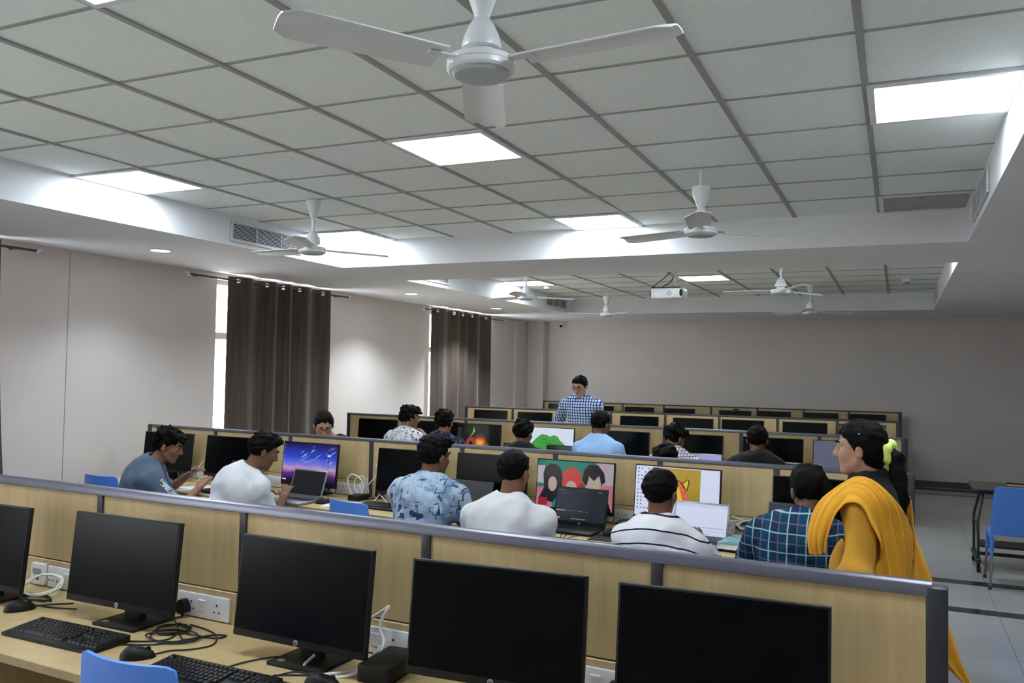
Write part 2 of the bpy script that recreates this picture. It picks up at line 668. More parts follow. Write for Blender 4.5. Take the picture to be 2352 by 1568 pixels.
def air_grille(y0, y1, z0, z1, x, face, label):
    t = thing('air_grille', label, 'air vent', (x, (y0 + y1) / 2, (z0 + z1) / 2), 0, 'air grilles in the ceiling coves')
    w, h = y1 - y0, z1 - z0
    f = MB()
    for cy, cz, ly, lz in ((0, h / 2 - 0.01, w, 0.02), (0, -h / 2 + 0.01, w, 0.02), (-w / 2 + 0.01, 0, 0.02, h - 0.042), (w / 2 - 0.01, 0, 0.02, h - 0.042),
                           (-w / 6, 0, 0.008, h - 0.042), (w / 6, 0, 0.008, h - 0.042)):
        f.box((face * 0.009, cy, cz), (0.014, ly, lz), 0.002)
    f.build('frame', 'grille', t)
    MB().box((face * 0.002, 0, 0), (0.003, w - 0.03, h - 0.03)).build('backing', 'dark', t, 0)
    s = MB()
    n = 11
    for i in range(n):
        z = -h / 2 + 0.02 + (h - 0.04) * (i + 0.5) / n
        s.box((face * 0.009, 0, z), (0.006, w - 0.042, 0.0045), 0, (0, face * 0.12, 0))
    s.build('slats', 'grille', t, 0)
    return t


air_grille(2.66, 3.57, 2.735, 2.905, CXL, 1, 'striped white air grille in the cove behind the second fan')
air_grille(5.50, 6.35, 2.745, 2.90, CXL, 1, 'air grille just past the cross beam over the far downlight')
air_grille(9.44, 10.33, 2.75, 2.91, CXL, 1, 'dark-looking air grille at the back of the window-side cove')
air_grille(2.66, 3.66, 2.745, 2.905, CXR, -1, 'air grille seen edge-on in the aisle-side cove of the near bay')
air_grille(9.35, 10.3, 2.745, 2.905, CXR, -1, 'air grille seen edge-on in the aisle-side cove of the far bay')


def downlight(x, y, label, power=52):
    t = thing('downlight', label, 'downlight', (x, y, ZS), 0, 'round downlights along the window wall')
    MB().lathe([(0.088, -0.001), (0.09, -0.006), (0.082, -0.009), (0.076, -0.006), (0.076, -0.001)], n=32).build('trim_ring', 'panelframe', t)
    MB().lathe([(0.02, -0.0075), (0.075, -0.0075), (0.075, -0.002), (0.02, -0.002)], n=32).build('diffuser', 'panel', t, 0)
    ld = bpy.data.lights.new('downlight_lamp', 'SPOT')
    ld.energy = power
    ld.spot_size = math.radians(118)
    ld.spot_blend = 0.7
    ld.shadow_soft_size = 0.07
    ld.color = (0.82, 0.93, 1.0)
    lo = bpy.data.objects.new('downlight_lamp', ld)
    COL.objects.link(lo)
    lo.parent = t
    lo.location = (0, 0, -0.02)
    return t


downlight(-5.60, 2.70, 'round downlight before the first curtain')
downlight(-5.55, 6.73, 'round downlight between the two curtains', 165)
downlight(-5.52, 9.21, 'round downlight above the far curtain', 290)
downlight(-5.60, -1.30, 'round downlight over the window end of the front desks, out of the picture')

# smoke detectors
for x, y, lb in ((0.227, 8.893, 'white smoke detector on the dark tiles by the aisle-side cove'), (-4.40, 8.525, 'white smoke detector beside the fan and lit panel in the far bay')):
    t = thing('smoke_detector', lb, 'smoke detector', (x, y, ZC), 0, 'smoke detectors in the far bay')
    MB().lathe([(0.035, -0.048), (0.042, -0.045), (0.05, -0.025), (0.056, -0.006), (0.056, 0.0)], n=24).build('housing', 'white', t)
    MB().lathe([(0.030, -0.0525), (0.034, -0.0495), (0.034, -0.047)], n=20).build('sensor', 'socketdark', t)

# dome camera at the top of the back wall
t = thing('security_camera', 'small white dome camera high on the back wall by the column', 'security camera', (-5.72, YB, 2.66), 0)
MB().box((0, -0.03, 0), (0.11, 0.06, 0.09), 0.012, seg=2).build('mount', 'white', t)
MB().ball((0, -0.09, -0.03), (0.055, 0.05, 0.05), 20).build('housing', 'white', t)
MB().ball((0.012, -0.128, -0.045), (0.026, 0.02, 0.026), 14).build('lens', 'screen', t)

# projector
t = thing('projector', 'white projector hung from the ceiling with black cables looping down', 'projector', (-2.27, 7.0, 2.655), 0)
MB().box((0, 0, -0.012), (0.36, 0.27, 0.115), 0.012, seg=2).build('casing', 'white', t)
MB().box((-0.01, 0, 0.052), (0.34, 0.25, 0.012), 0.003).build('mount_plate', 'black', t)
MB().tube([(0.06, 0.04, 0.055), (0.06, 0.04, 0.29)], 0.018, 12).build('ceiling_pole', 'fangrey', t)
MB().lathe([(0.045, 0.283), (0.05, 0.288), (0.05, 0.294)], (0.06, 0.04, 0), 20).build('ceiling_plate', 'fangrey', t)
MB().ball((0.165, -0.131, -0.01), (0.018, 0.012, 0.045), 14).build('lens', 'black', t)
MB().lathe([(0.03, 0), (0.034, 0.004), (0.034, 0.006)], (0.03, -0.1375, -0.012), 20, rot=(-PI / 2, 0, 0)).build('badge', 'fangrey', t)
cb = MB()
cb.tube(smooth_path([(0.03, 0.03, 0.283), (0.0, 0.03, 0.24), (-0.10, 0.02, 0.15), (-0.19, 0.0, 0.08), (-0.20, -0.02, 0.045), (-0.195, -0.06, 0.02), (-0.205, -0.08, -0.02), (-0.182, -0.09, -0.045)]), 0.0055)
cb.tube(smooth_path([(0.04, 0.05, 0.283), (0.045, 0.05, 0.22), (0.0, 0.05, 0.13), (-0.07, 0.05, 0.09), (-0.11, 0.05, 0.06)]), 0.0055)
cb.build('cable', 'cableb', t)


# ------------------------------------------------------------------ curtains and rods
def curtain(y0, y1, rod0, rod1, n, label, rlabel, flare=0.0):
    X = -6.255
    zt, zb = 2.672, 0.35
    r = thing('curtain_rod', rlabel, 'curtain rod', (X, (rod0 + rod1) / 2, 2.63), 0, 'curtain rods over the windows')
    L = (rod1 - rod0) / 2
    MB().tube([(0, -L, 0), (0, L, 0)], 0.010, 10).build('rod', 'darksteel', r)
    for sgn in (-1, 1):
        MB().ball((0, sgn * (L + 0.03), 0), (0.024, 0.036, 0.024), 14).build('finial', 'chrome', r)
        MB().tube([(-0.104, sgn * (L - 0.16), 0), (0, sgn * (L - 0.16), 0)], 0.007, 8).build('bracket', 'darksteel', r)
    t = thing('curtain', label, 'curtain', (X, (y0 + y1) / 2, zb), 0, 'brown eyelet curtains')
    W = y1 - y0
    rng = np.random.RandomState(int(y0 * 10) + 5)
    # uneven pleats: phase advances faster in the middle of the curtain
    u = np.linspace(0, 1, n * 20 + 1)
    dens = 1 + 0.9 * np.exp(-((u - 0.52) / 0.14) ** 2)
    ph = np.cumsum(dens)
    ph = (ph - ph[0]) / (ph[-1] - ph[0]) * (n / 2) - 0.25      # one eyelet at every crossing of the rod
    zs = np.concatenate([np.linspace(0, 0.95, 20, endpoint=False), np.linspace(0.95, 1, 17)])
    G = np.zeros((len(u), len(zs), 3))
    for j, q in enumerate(zs):
        amp = 0.050 * (0.75 + 0.25 * (1 - q))
        wob = 0.012 * np.sin(u * 11 + 3 * q) * (1 - q)
        w3 = np.sin(2 * PI * ph)
        G[:, j, 0] = amp * np.sign(w3) * np.abs(w3) ** 0.8 + wob
        G[:, j, 1] = (u - 0.5) * W + flare * (u - 0.5) * 2 * (1 - q) ** 2 + 0.018 * np.sin(4 * PI * ph) * (0.4 + 0.6 * (1 - q))
        G[:, j, 2] = q * (zt - zb)
    cen = []
    for k in range(n):
        i = int(np.argmin(np.abs(ph - k * 0.5)))
        cen.append((i, np.array([G[i, -1, 0], G[i, -1, 1], 2.63 - zb])))

    def hole(i, j):
        if zs[j] < 0.94:
            return False
        c = (G[i, j] + G[i + 1, j] + G[i, j + 1] + G[i + 1, j + 1]) / 4
        return any(np.linalg.norm(c - p) < 0.0205 for _, p in cen)
    MB().sheet(G, 0.005, 0, hole).build('fabric', 'curtain', t, 60)
    for i, p in cen:
        i0, i1 = max(i - 2, 0), min(i + 2, len(u) - 1)
        tn = G[i1, -1] - G[i0, -1]
        an = math.atan2(tn[1], tn[0])
        ring = MB().tube([(0.0235 * math.cos(a), 0, 0.0235 * math.sin(a)) for a in np.linspace(0, 2 * PI, 20, endpoint=False)], 0.0055, 6, True)
        o = ring.build('eyelet', 'chrome', t)
        o.location = p
        o.rotation_euler = (0, 0, an)


curtain(4.26, 5.94, 3.68, 6.36, 9, 'dark brown eyelet curtain over the first window behind the second desk row', 'curtain rod over the first window, above the wider curtain')
curtain(8.555, 10.47, 8.28, 11.05, 9, 'dark brown eyelet curtain over the far window, left of the column', 'curtain rod over the far window beside the column')
curtain(-0.4, 1.71, -0.75, 2.04, 9, 'grey-brown curtain edge at the picture margin over the front desks', 'curtain rod end with finial by the wall panel joint', 0.14)

# ------------------------------------------------------------------ desk rows
# every row: a partition screen with a worktop on each side; y = slope * x + b on plan
ROWS = {
    1: (-0.0521, -0.2237, [-6.00, -5.22, -4.45, -3.67, -2.894, -2.095, -1.287, -0.502, 0.217]),
    2: (-0.0712, 2.5910, [-5.972, -5.147, -4.31, -3.50, -2.696, -1.963, -1.237, -0.524, 0.186]),
    3: (-0.0425, 5.7299, [-5.923, -5.13, -4.292, -3.51, -2.76, -2.002, -1.245, -0.535, 0.18]),
    4: (0.0, 8.9838, [-5.882, -5.102, -4.34, -3.575, -2.795, -2.059, -1.306, -0.577, 0.13]),
    5: (-0.0171, 12.3432, [-6.026, -5.24, -4.451, -3.685, -2.844, -2.057, -1.305, -0.603, 0.157]),
}
ROWNAME = {1: 'front desk row', 2: 'second desk row', 3: 'third desk row', 4: 'fourth desk row', 5: 'back desk row against the wall'}
ROWSHORT = {1: 'front row', 2: 'second row', 3: 'third row', 4: 'fourth row', 5: 'back row'}
ORD = ['first', 'second', 'third', 'fourth', 'fifth', 'sixth', 'seventh', 'eighth']
DESK = 0.75


def rang(k):
    return math.atan(ROWS[k][0])


def RP(k, x, d, z=0.0):
    """a point of row k: x along the room, d metres from the partition's middle towards the viewer"""
    a, b, _ = ROWS[k]
    n = math.hypot(a, 1)
    return (x + d * a / n, a * x + b - d / n, z)


def socket_plate(mb_plate, parent, x):
    """white double socket plate with a data outlet beside it, on the partition's near face"""
    y = -0.030
    p = MB().box((x, y, 0.799), (0.27, 0.012, 0.088), 0.003, seg=2)
    for sx in (-0.11, -0.058, 0.075):
        for dx, dz, r in ((0, 0.014, 0.004), (-0.012, -0.012, 0.0032), (0.012, -0.012, 0.0032)):
            p.lathe([(r, 0), (r, 0.002)], (x + sx + dx, y - 0.006, 0.797 + dz), 8, 1, (PI / 2, 0, 0))
    o = p.build('socket_plate', ['white', 'socketdark'], parent)
    MB().box((x, y - 0.0075, 0.802), (0.036, 0.006, 0.045), 0.002, (0.08, 0, 0)).build('rocker_switch', 'white', o)
    d = MB().box((x - 0.195, y - 0.004, 0.803), (0.085, 0.02, 0.090), 0.003, seg=2)
    d.box((x - 0.195, y - 0.0150, 0.815), (0.055, 0.002, 0.022), 0, None, 1)
    o2 = d.build('data_outlet', ['white', 'silver'], parent)
    MB().box((x - 0.195, y - 0.0150, 0.786), (0.024, 0.003, 0.014), 0).build('data_port', 'socketdark', o2, 0)


for k, (a, b, xs) in ROWS.items():
    L0, L1 = xs[0], xs[-1]
    cx = (L0 + L1) / 2
    loc = (cx, a * cx + b, 0)
    f = 1 / math.cos(math.atan(a))
    t = thing('partition_screen', {
        1: 'maple partition screen with thick grey rail behind the empty front desks',
        2: 'maple partition screen with colourful screens in front and people at it',
        3: 'maple partition screen in front of the standing man in check shirt',
        4: 'maple partition screen right behind the standing man',
        5: 'farthest maple partition screen with a thin dark rail along the back wall'}[k], 'partition', loc, rang(k), 'maple partition screens')
    X = [(x - cx) * f for x in xs]
    for i in range(8):
        x0, x1 = X[i], X[i + 1]
        w = x1 - x0 - 0.030
        m = (x0 + x1) / 2
        MB().box((m, 0, 1.018), (w, 0.040, 0.297), 0.002).build('panel', 'wood', t)
        MB().box((m, 0, 0.8045), (w, 0.046, 0.121), 0.003).build('raceway_panel', 'wood', t)
        MB().box((m, 0, 0.405), (w, 0.036, 0.66), 0.002).build('lower_panel', 'wood', t)
        if k < 5 or True:
            socket_plate(None, t, m + 0.215 * min(1, w / 0.74))
    for i, x in enumerate(X):
        e = i in (0, 8)
        MB().box((x, 0, 0.585 if not e else 0.595), (0.050 if e else 0.034, 0.056, 1.17 if not e else 1.19), 0.006 if e else 0.003, seg=2).build('post', 'railcap' if e else 'post', t)
    rl = MB()
    prof = [(-0.027, 1.168), (-0.027, 1.183), (-0.022, 1.195), (-0.011, 1.2), (0.011, 1.2), (0.022, 1.195), (0.027, 1.183), (0.027, 1.168)]
    if k > 1:
        prof = [(q * 0.86, 1.168 + (z - 1.168) * (0.72 if k < 5 else 0.6)) for q, z in prof]
    rl.prism(prof, X[0] - 0.024, X[-1] - 0.012, plane='yz')
    rl.build('top_rail', 'rail' if k == 1 else ('rail_dark' if k < 4 else 'post'), t)
    # worktops
    for side in ((1, -1) if k < 5 else (1,)):
        lb = {(1, 1): 'long maple worktop of the front desks with keyboards and mice', (1, -1): 'long maple worktop behind the front partition screen',
              (2, 1): 'long maple worktop of the second desk row with laptops on it', (2, -1): 'maple worktop behind the second partition screen',
              (3, 1): 'maple worktop of the third desk row behind the seated group', (3, -1): 'maple worktop behind the third partition screen',
              (4, 1): 'maple worktop of the fourth desk row', (4, -1): 'maple worktop behind the fourth partition screen',
              (5, 1): 'maple worktop of the farthest desk row'}[(k, side)]
        wt = thing('worktop', lb, 'desk', loc, rang(k), 'maple desk worktops')
        c = -side * (0.027 + 0.31)
        MB().box(((X[0] + X[-1]) / 2, c, DESK - 0.0125), (X[-1] - X[0] - 0.06, 0.615, 0.025), 0.002).build('top', 'wood', wt)
        MB().box(((X[0] + X[-1]) / 2, -side * 0.646, DESK - 0.0135), (X[-1] - X[0] - 0.06, 0.004, 0.027), 0.001).build('edge_band', 'edge', wt)
        for i in range(9):
            xx = X[i] + (0.045 if i == 0 else (-0.045 if i == 8 else 0))
            MB().box((xx, c, 0.3615), (0.025, 0.55, 0.723), 0.002).build('leg', 'wood', wt)


# ------------------------------------------------------------------ monitors
MON_W, MON_H, TILT = 0.54, 0.33, 0.10


def monitor_parts(t, zb, art=None, logo=True, detail=True):
    """parts of a desktop monitor; the panel's lower front edge lies at local (0, -0.09, zb)"""
    up = Vector((0, math.sin(TILT), math.cos(TILT)))
    nr = Vector((0, -math.cos(TILT), math.sin(TILT)))       # out of the screen
    o0 = Vector((0, -0.09, zb))

    def F(u, v, w=0.0):     # u across, v up the panel, w out of it
        return o0 + Vector((u, 0, 0)) + up * v + nr * w
    rot = (-TILT, 0, 0)
    c = MB()
    c.box(F(0, MON_H / 2, -0.011), (MON_W, 0.022, MON_H), 0.003, rot, seg=2)
    c.box(F(0, MON_H * 0.47, -0.032), (MON_W * 0.66, 0.024, MON_H * 0.66), 0.010, rot, seg=2)
    case = c.build('casing', 'black', t)
    d = MB()
    d.box(F(0, MON_H / 2 + 0.009, 0.0002), (MON_W - 0.014, 0.0014, MON_H - 0.030), 0, rot)
    disp = d.build('display', 'screen' if art is None else art, t, 0)
    n = MB()
    n.box((0, 0.0, (zb + 0.10) / 2 + 0.006), (0.085, 0.035, zb + 0.10), 0.008, (-0.03, 0, 0), seg=2)
    n.build('stand_neck', 'blackmatte', t)
    MB().box((0, -0.01, 0.006), (0.215, 0.19, 0.012), 0.004, seg=2).build('stand_base', 'blackmatte', t)
    if logo:
        q = F(0, 0.0125, 0.0008)
        lg = MB().lathe([(0.009, 0), (0.0095, 0.0012), (0.009, 0.0016)], (0, 0, 0), 20, rot=(PI / 2, 0, 0)).build('badge', 'silver', case)
        lg.location = q
        lg.rotation_euler = rot
        text_mesh('hp', 0.0125, 0.0003, 'black', 'badge_letters', case, F(0, 0.0130, 0.0030), (PI / 2 - TILT, 0, 0))
        MB().box((-0.07, -0.075, 0.0125), (0.026, 0.018, 0.001), 0).build('sticker', 'silver', t, 0)
    return F


# arrangements read from the room: (x of the panel's middle, d from the partition, lower edge height, yaw)
MONS = {
    1: [(-5.60, 0.33, .815, -.05), (-4.80, 0.33, .815, -.05), (-4.02, 0.33, .815, -.05), (-3.229, 0.333, .815, 0.0), (-2.462, .272, .820, -.015), (-1.612, .274, .819, -.047), (-0.905, .27, .821, .05), (-0.279, .225, .818, .010)],
    2: [(-5.521, .22, .819, .006), (-4.793, .22, .822, -.07), (-3.948, .22, .819, -.068), (-3.038, .22, .818, -.07), (-2.357, .22, .825, -.045), (-1.742, .22, .823, -.055), (-1.066, .245, .832, -.125), (-0.242, .22, .82, -.07)],
    3: [(-5.329, .28, .820, -.04), (-4.524, .28, .826, -.04), (-3.998, .28, .822, -.04), (-3.15, .28, .820, -.04), (-2.355, .28, .818, -.04), (-1.634, .28, .820, -.04), (-.911, .28, .824, -.04), (-.29, .28, .825, -.04)],
    4: [(-5.36, .28, .825, 0), (-4.652, .28, .817, 0), (-3.806, .28, .812, 0), (-3.10, .28, .817, 0), (-2.363, .28, .817, 0), (-1.714, .28, .819, 0), (-.946, .28, .818, 0), (-.271, .28, .818, 0)],
    5: [(-5.556, .28, .82, -.02), (-4.816, .28, .81, -.02), (-4.071, .28, .81, -.02), (-3.343, .28, .808, -.02), (-2.389, .28, .806, -.02), (-1.75, .28, .814, -.02), (-1.012, .28, .816, -.02), (-.308, .28, .818, -.02)],
}
MLAB = {
    (1, 3): 'black monitor cut off by the picture edge beside a coil of white cable',
    (1, 4): 'black monitor behind the complete keyboard, beside the plugged-in socket plate',
    (1, 5): 'black monitor standing between a looped white cable and the second keyboard',
    (1, 6): 'large black monitor below the middle of the front partition, power adapter at its side',
    (1, 7): 'largest black monitor, at the aisle end of the front desks',
    (1, 2): 'black monitor at the window end of the front desks, third from the wall',
    (1, 1): 'black monitor at the window end of the front desks, second from the wall',
    (1, 0): 'black monitor at the window end of the front desks, next to the wall',
    (2, 0): 'dark monitor behind the boy in the slate T-shirt',
    (2, 1): 'dark monitor behind a dim laptop, between the slate and white T-shirts',
    (2, 2): 'monitor showing a blue and purple sky with white streaks',
    (2, 3): 'dark monitor beside the standing white coiled cable, before the denim-print shirt',
    (2, 4): 'dark monitor in front of the young man in off-white T-shirt',
    (2, 5): 'monitor with teal, black and red shapes behind a black laptop',
    (2, 6): 'white monitor with a mustard square, behind the striped shirt',
    (2, 7): 'dark monitor behind the young man in blue plaid shirt',
    (3, 0): 'black monitor at the window end of the third desk row',
    (3, 1): 'dark monitor between the two men with tousled hair, third desk row',
    (3, 2): 'monitor showing green and orange fire, third desk row',
    (3, 3): 'white monitor with a big green shape, third desk row',
    (3, 4): 'dark monitor beside the man in the sky-blue shirt',
    (3, 5): 'dark monitor behind a pale laptop edge and a white checked shirt',
    (3, 6): 'dark monitor beside the young man in black, third desk row',
    (3, 7): 'grey-lit monitor beside the face of the woman in yellow',
}
ART = {}

# ------------------------------------------------------------------ what the screens show
def ell(cx, cy, rx, ry, n=20, a0=0.0, a1=2 * PI):
    full = abs(a1 - a0 - 2 * PI) < 1e-6
    return [(cx + rx * math.cos(a0 + (a1 - a0) * i / (n if full else n - 1)), cy + ry * math.sin(a0 + (a1 - a0) * i / (n if full else n - 1))) for i in range(n)]


def rect(x0, y0, x1, y1):
    return [(x0, y0), (x1, y0), (x1, y1), (x0, y1)]


GLOW = {}


def gm(col, st=0.85):
    k = (col, st)
    if k not in GLOW:
        GLOW[k] = glow('screen_light_%d' % len(GLOW), col, st)
    return GLOW[k]


def sky_mat():
    a = NT('screen_evening_sky')
    sp = a.n('ShaderNodeSeparateXYZ')
    a.l(a.coord(), sp.inputs[0])
    h = a.math('MULTIPLY', a.math('SUBTRACT', sp.outputs[2], 0.095), 1 / 0.30)
    h = a.math('ADD', h, a.math('MULTIPLY', a.math('SUBTRACT', a.noise(a.coord((7, 1, 14)), 1.2, 3.0), 0.5), 0.16))
    c = a.ramp(h, [(0.05, (22, 10, 50)), (0.22, (88, 44, 120)), (0.34, (196, 150, 190)), (0.45, (110, 120, 215)), (0.62, (46, 70, 200)), (0.95, (22, 20, 84))])
    a.base((6, 6, 8)).set(0.25).emit(c, 0.95)
    return a.m


def fire_mat():
    a = NT('screen_fire')
    v = a.coord()
    sp = a.n('ShaderNodeSeparateXYZ')
    a.l(v, sp.inputs[0])
    dx = a.math('DIVIDE', a.math('ADD', sp.outputs[0], -0.02), 0.12)
    dz = a.math('DIVIDE', a.math('SUBTRACT', sp.outputs[2], 0.17), 0.12)
    r = a.math('ADD', a.math('POWER', dx, 2.0), a.math('POWER', dz, 2.0))
    core = a.math('SUBTRACT', 1.0, r)
    nz = a.noise(v, 16.0, 6.0, 0.65)
    k = a.math('ADD', a.math('MULTIPLY', core, 0.45), a.math('MULTIPLY', nz, 0.7))
    fire = a.ramp(k, [(0.28, (10, 14, 9)), (0.42, (40, 58, 24)), (0.55, (120, 40, 14)), (0.68, (224, 96, 26)), (0.85, (246, 190, 70))])
    a.base((6, 6, 6)).set(0.25).emit(fire, 0.8)
    return a.m


def mustard_mat():
    a = NT('screen_mustard')
    sp = a.n('ShaderNodeSeparateXYZ')
    a.l(a.coord(), sp.inputs[0])
    a.base((6, 6, 6)).set(0.25).emit(a.ramp(a.math('MULTIPLY', a.math('SUBTRACT', sp.outputs[2], 0.1), 3.2), [(0.1, (80, 128, 52)), (0.42, (150, 134, 40)), (0.62, (178, 146, 40))]), 0.85)
    return a.m


def streaks():
    out = []
    rng = random.Random(4)
    for i in range(26):
        x = 0.30 + rng.random() * 0.62
        y = 0.45 + rng.random() * 0.46
        L = 0.05 + rng.random() * 0.14
        w = 0.004 + rng.random() * 0.006
        dx, dy = 0.72 * L, 0.66 * L * 1.2
        out.append(([(x, y), (x + dx * 0.5, y + dy * 0.5 - w * 1.6), (x + dx, y + dy), (x + dx * 0.5, y + dy * 0.5 + w * 1.6)], gm((170, 190, 240), 0.7 if i % 3 else 0.95)))
    return [s for s in out if all(0.01 < a < 0.99 and 0.02 < b < 0.98 for a, b in s[0])]


def icons(cols, rows, x0, y0, dx, dy, col, sz=0.016):
    rng = random.Random(cols * 7 + rows)
    r = []
    for i in range(cols):
        for j in range(rows):
            if rng.random() < 0.85:
                x, y = x0 + i * dx, y0 - j * dy
                r.append((rect(x, y, x + sz, y + sz * 1.7), col[rng.randrange(len(col))]))
    return r


def art_for(key):
    if key == (2, 2):
        return sky_mat(), streaks() + [(rect(0.02, 0.04, 0.09, 0.075), gm((220, 220, 230))), (rect(0.855, 0.20, 0.862, 0.70), gm((14, 16, 50), 0.6)),
                                      (ell(0.86, 0.72, 0.035, 0.03, 10), gm((190, 215, 225)))] + icons(1, 9, 0.02, 0.93, 0.03, 0.075, [gm((200, 205, 225)), gm((150, 170, 215))], 0.010)
    if key == (2, 5):
        dk, hair = gm((20, 18, 26), 0.8), gm((26, 22, 32), 0.8)
        skin, red, dred, pk, wh = gm((176, 160, 146), 0.85), gm((186, 62, 58), 0.85), gm((150, 36, 48), 0.85), gm((186, 110, 128), 0.85), gm((176, 172, 180), 0.85)
        return gm((22, 120, 104), 0.85), [
            (rect(0.0, 0.50, 0.10, 0.88), wh), (rect(0.78, 0.55, 1.0, 1.0), gm((170, 160, 170), 0.85)), (rect(0.80, 0.0, 1.0, 0.55), pk), (rect(0.0, 0.0, 0.22, 0.42), pk),
            (ell(0.46, 0.58, 0.145, 0.30, 24), red), (ell(0.46, 0.44, 0.075, 0.15, 16), skin), (ell(0.60, 0.46, 0.045, 0.09, 12), dred),
            ([(0.08, 0.70), (0.10, 0.84), (0.17, 0.93), (0.25, 0.92), (0.31, 0.84), (0.34, 0.68), (0.34, 0.40), (0.22, 0.10), (0.03, 0.16), (0.10, 0.42)], hair), (ell(0.21, 0.50, 0.06, 0.16, 16), skin),
            (ell(0.74, 0.58, 0.10, 0.24, 20), skin), ([(0.60, 0.62), (0.62, 0.82), (0.68, 0.96), (0.80, 0.96), (0.88, 0.80), (0.90, 0.62), (0.85, 0.54), (0.82, 0.74), (0.75, 0.62), (0.69, 0.72), (0.66, 0.50)], hair),
            ([(0.62, 0.36), (0.80, 0.36), (0.84, 0.0), (0.66, 0.0)], wh), ([(0.84, 0.36), (0.92, 0.30), (0.99, 0.0), (0.93, 0.0)], dk), (rect(0.03, 0.03, 0.15, 0.20), dred)]
    if key == (2, 6):
        ol = gm((70, 40, 16), 0.7)
        return gm((214, 220, 244), 0.88), [
            (rect(0.20, 0.02, 0.78, 0.985), mustard_mat()),
            ([(0.385, 0.70), (0.405, 0.90), (0.45, 0.78)], ol), ([(0.395, 0.72), (0.407, 0.86), (0.435, 0.76)], gm((226, 196, 40))),
            ([(0.56, 0.70), (0.635, 0.80), (0.655, 0.74), (0.63, 0.55)], ol), ([(0.575, 0.69), (0.63, 0.775), (0.64, 0.73), (0.62, 0.58)], gm((226, 196, 40))),
            (ell(0.475, 0.44, 0.145, 0.34, 26), ol), (ell(0.47, 0.44, 0.133, 0.325, 26), gm((226, 196, 40))),
            (ell(0.43, 0.22, 0.12, 0.14, 20), gm((228, 222, 232))),
            ([(0.46, 0.77), (0.53, 0.74), (0.60, 0.58), (0.65, 0.30), (0.66, 0.10), (0.58, 0.10), (0.57, 0.40), (0.53, 0.62)], gm((226, 108, 60))),
            ([(0.55, 0.62), (0.60, 0.50), (0.63, 0.12), (0.60, 0.12), (0.585, 0.40)], gm((216, 80, 96))),
            ([(0.42, 0.77), (0.47, 0.775), (0.53, 0.62), (0.44, 0.66)], gm((48, 48, 52), 0.6))] + icons(4, 12, 0.025, 0.93, 0.042, 0.072, [gm((120, 132, 170), 0.8), gm((90, 110, 190), 0.8), gm((70, 80, 120), 0.8)])
    if key == (3, 2):
        return fire_mat(), [(rect(0.0, 0.0, 0.15, 1.0), gm((12, 14, 20), 0.6)), (ell(0.33, 0.26, 0.115, 0.28, 22), gm((176, 60, 52), 0.75)), (ell(0.33, 0.24, 0.05, 0.15, 16), gm((30, 10, 10), 0.7)),
                            ([(0.30, 0.55), (0.36, 0.68), (0.39, 0.92), (0.42, 0.74), (0.34, 0.58)], gm((120, 200, 60), 0.8))] + icons(2, 8, 0.025, 0.9, 0.05, 0.09, [gm((170, 175, 185), 0.8), gm((110, 120, 150), 0.8)])
    if key == (3, 3):
        g, dg = gm((66, 160, 66), 0.9), gm((44, 118, 48), 0.85)
        return gm((214, 224, 240), 0.92), [
            ([(0.0, 0.0), (0.0, 0.30), (0.10, 0.44), (0.22, 0.66), (0.32, 0.78), (0.42, 0.76), (0.50, 0.70), (0.58, 0.76), (0.66, 0.72), (0.72, 0.58), (0.80, 0.48), (0.86, 0.34), (0.84, 0.2), (0.7, 0.0)], g),
            ([(0.24, 0.60), (0.36, 0.62), (0.50, 0.58), (0.66, 0.60), (0.50, 0.555), (0.36, 0.595)], dg), ([(0.22, 0.48), (0.40, 0.50), (0.60, 0.46), (0.78, 0.46), (0.60, 0.435), (0.40, 0.475)], dg)]
    if key == (3, 7):
        return gm((92, 96, 116), 0.85), []
    if key == (4, 7):
        return gm((88, 112, 120), 0.7), [(rect(0.0, 0.9, 1.0, 1.0), gm((40, 46, 54), 0.7)), (rect(0.55, 0.60, 0.98, 0.64), gm((170, 190, 195), 0.8)), (rect(0.55, 0.45, 0.9, 0.48), gm((150, 175, 180), 0.8))]
    return None


def paint(disp_parent, F, w, v0, v1, base, shapes):
    """display mesh whose faces are the coloured areas of the picture on the screen"""
    mats, mb = [base], MB()
    rotm = F(1, 0) - F(0, 0)
    mb.add([F(-w / 2, v0, .001), F(w / 2, v0, .001), F(w / 2, v1, .001), F(-w / 2, v1, .001)], [(0, 1, 2, 3)], 0)
    for i, (poly, m) in enumerate(shapes):
        if m not in mats:
            mats.append(m)
        P = [F((u - .5) * w, v0 + v * (v1 - v0), .00115 + .00004 * i) for u, v in poly]
        mb.add(P, [tuple(range(len(P)))], mats.index(m))
    return mb.build('display', mats, disp_parent, 0, fix=False)


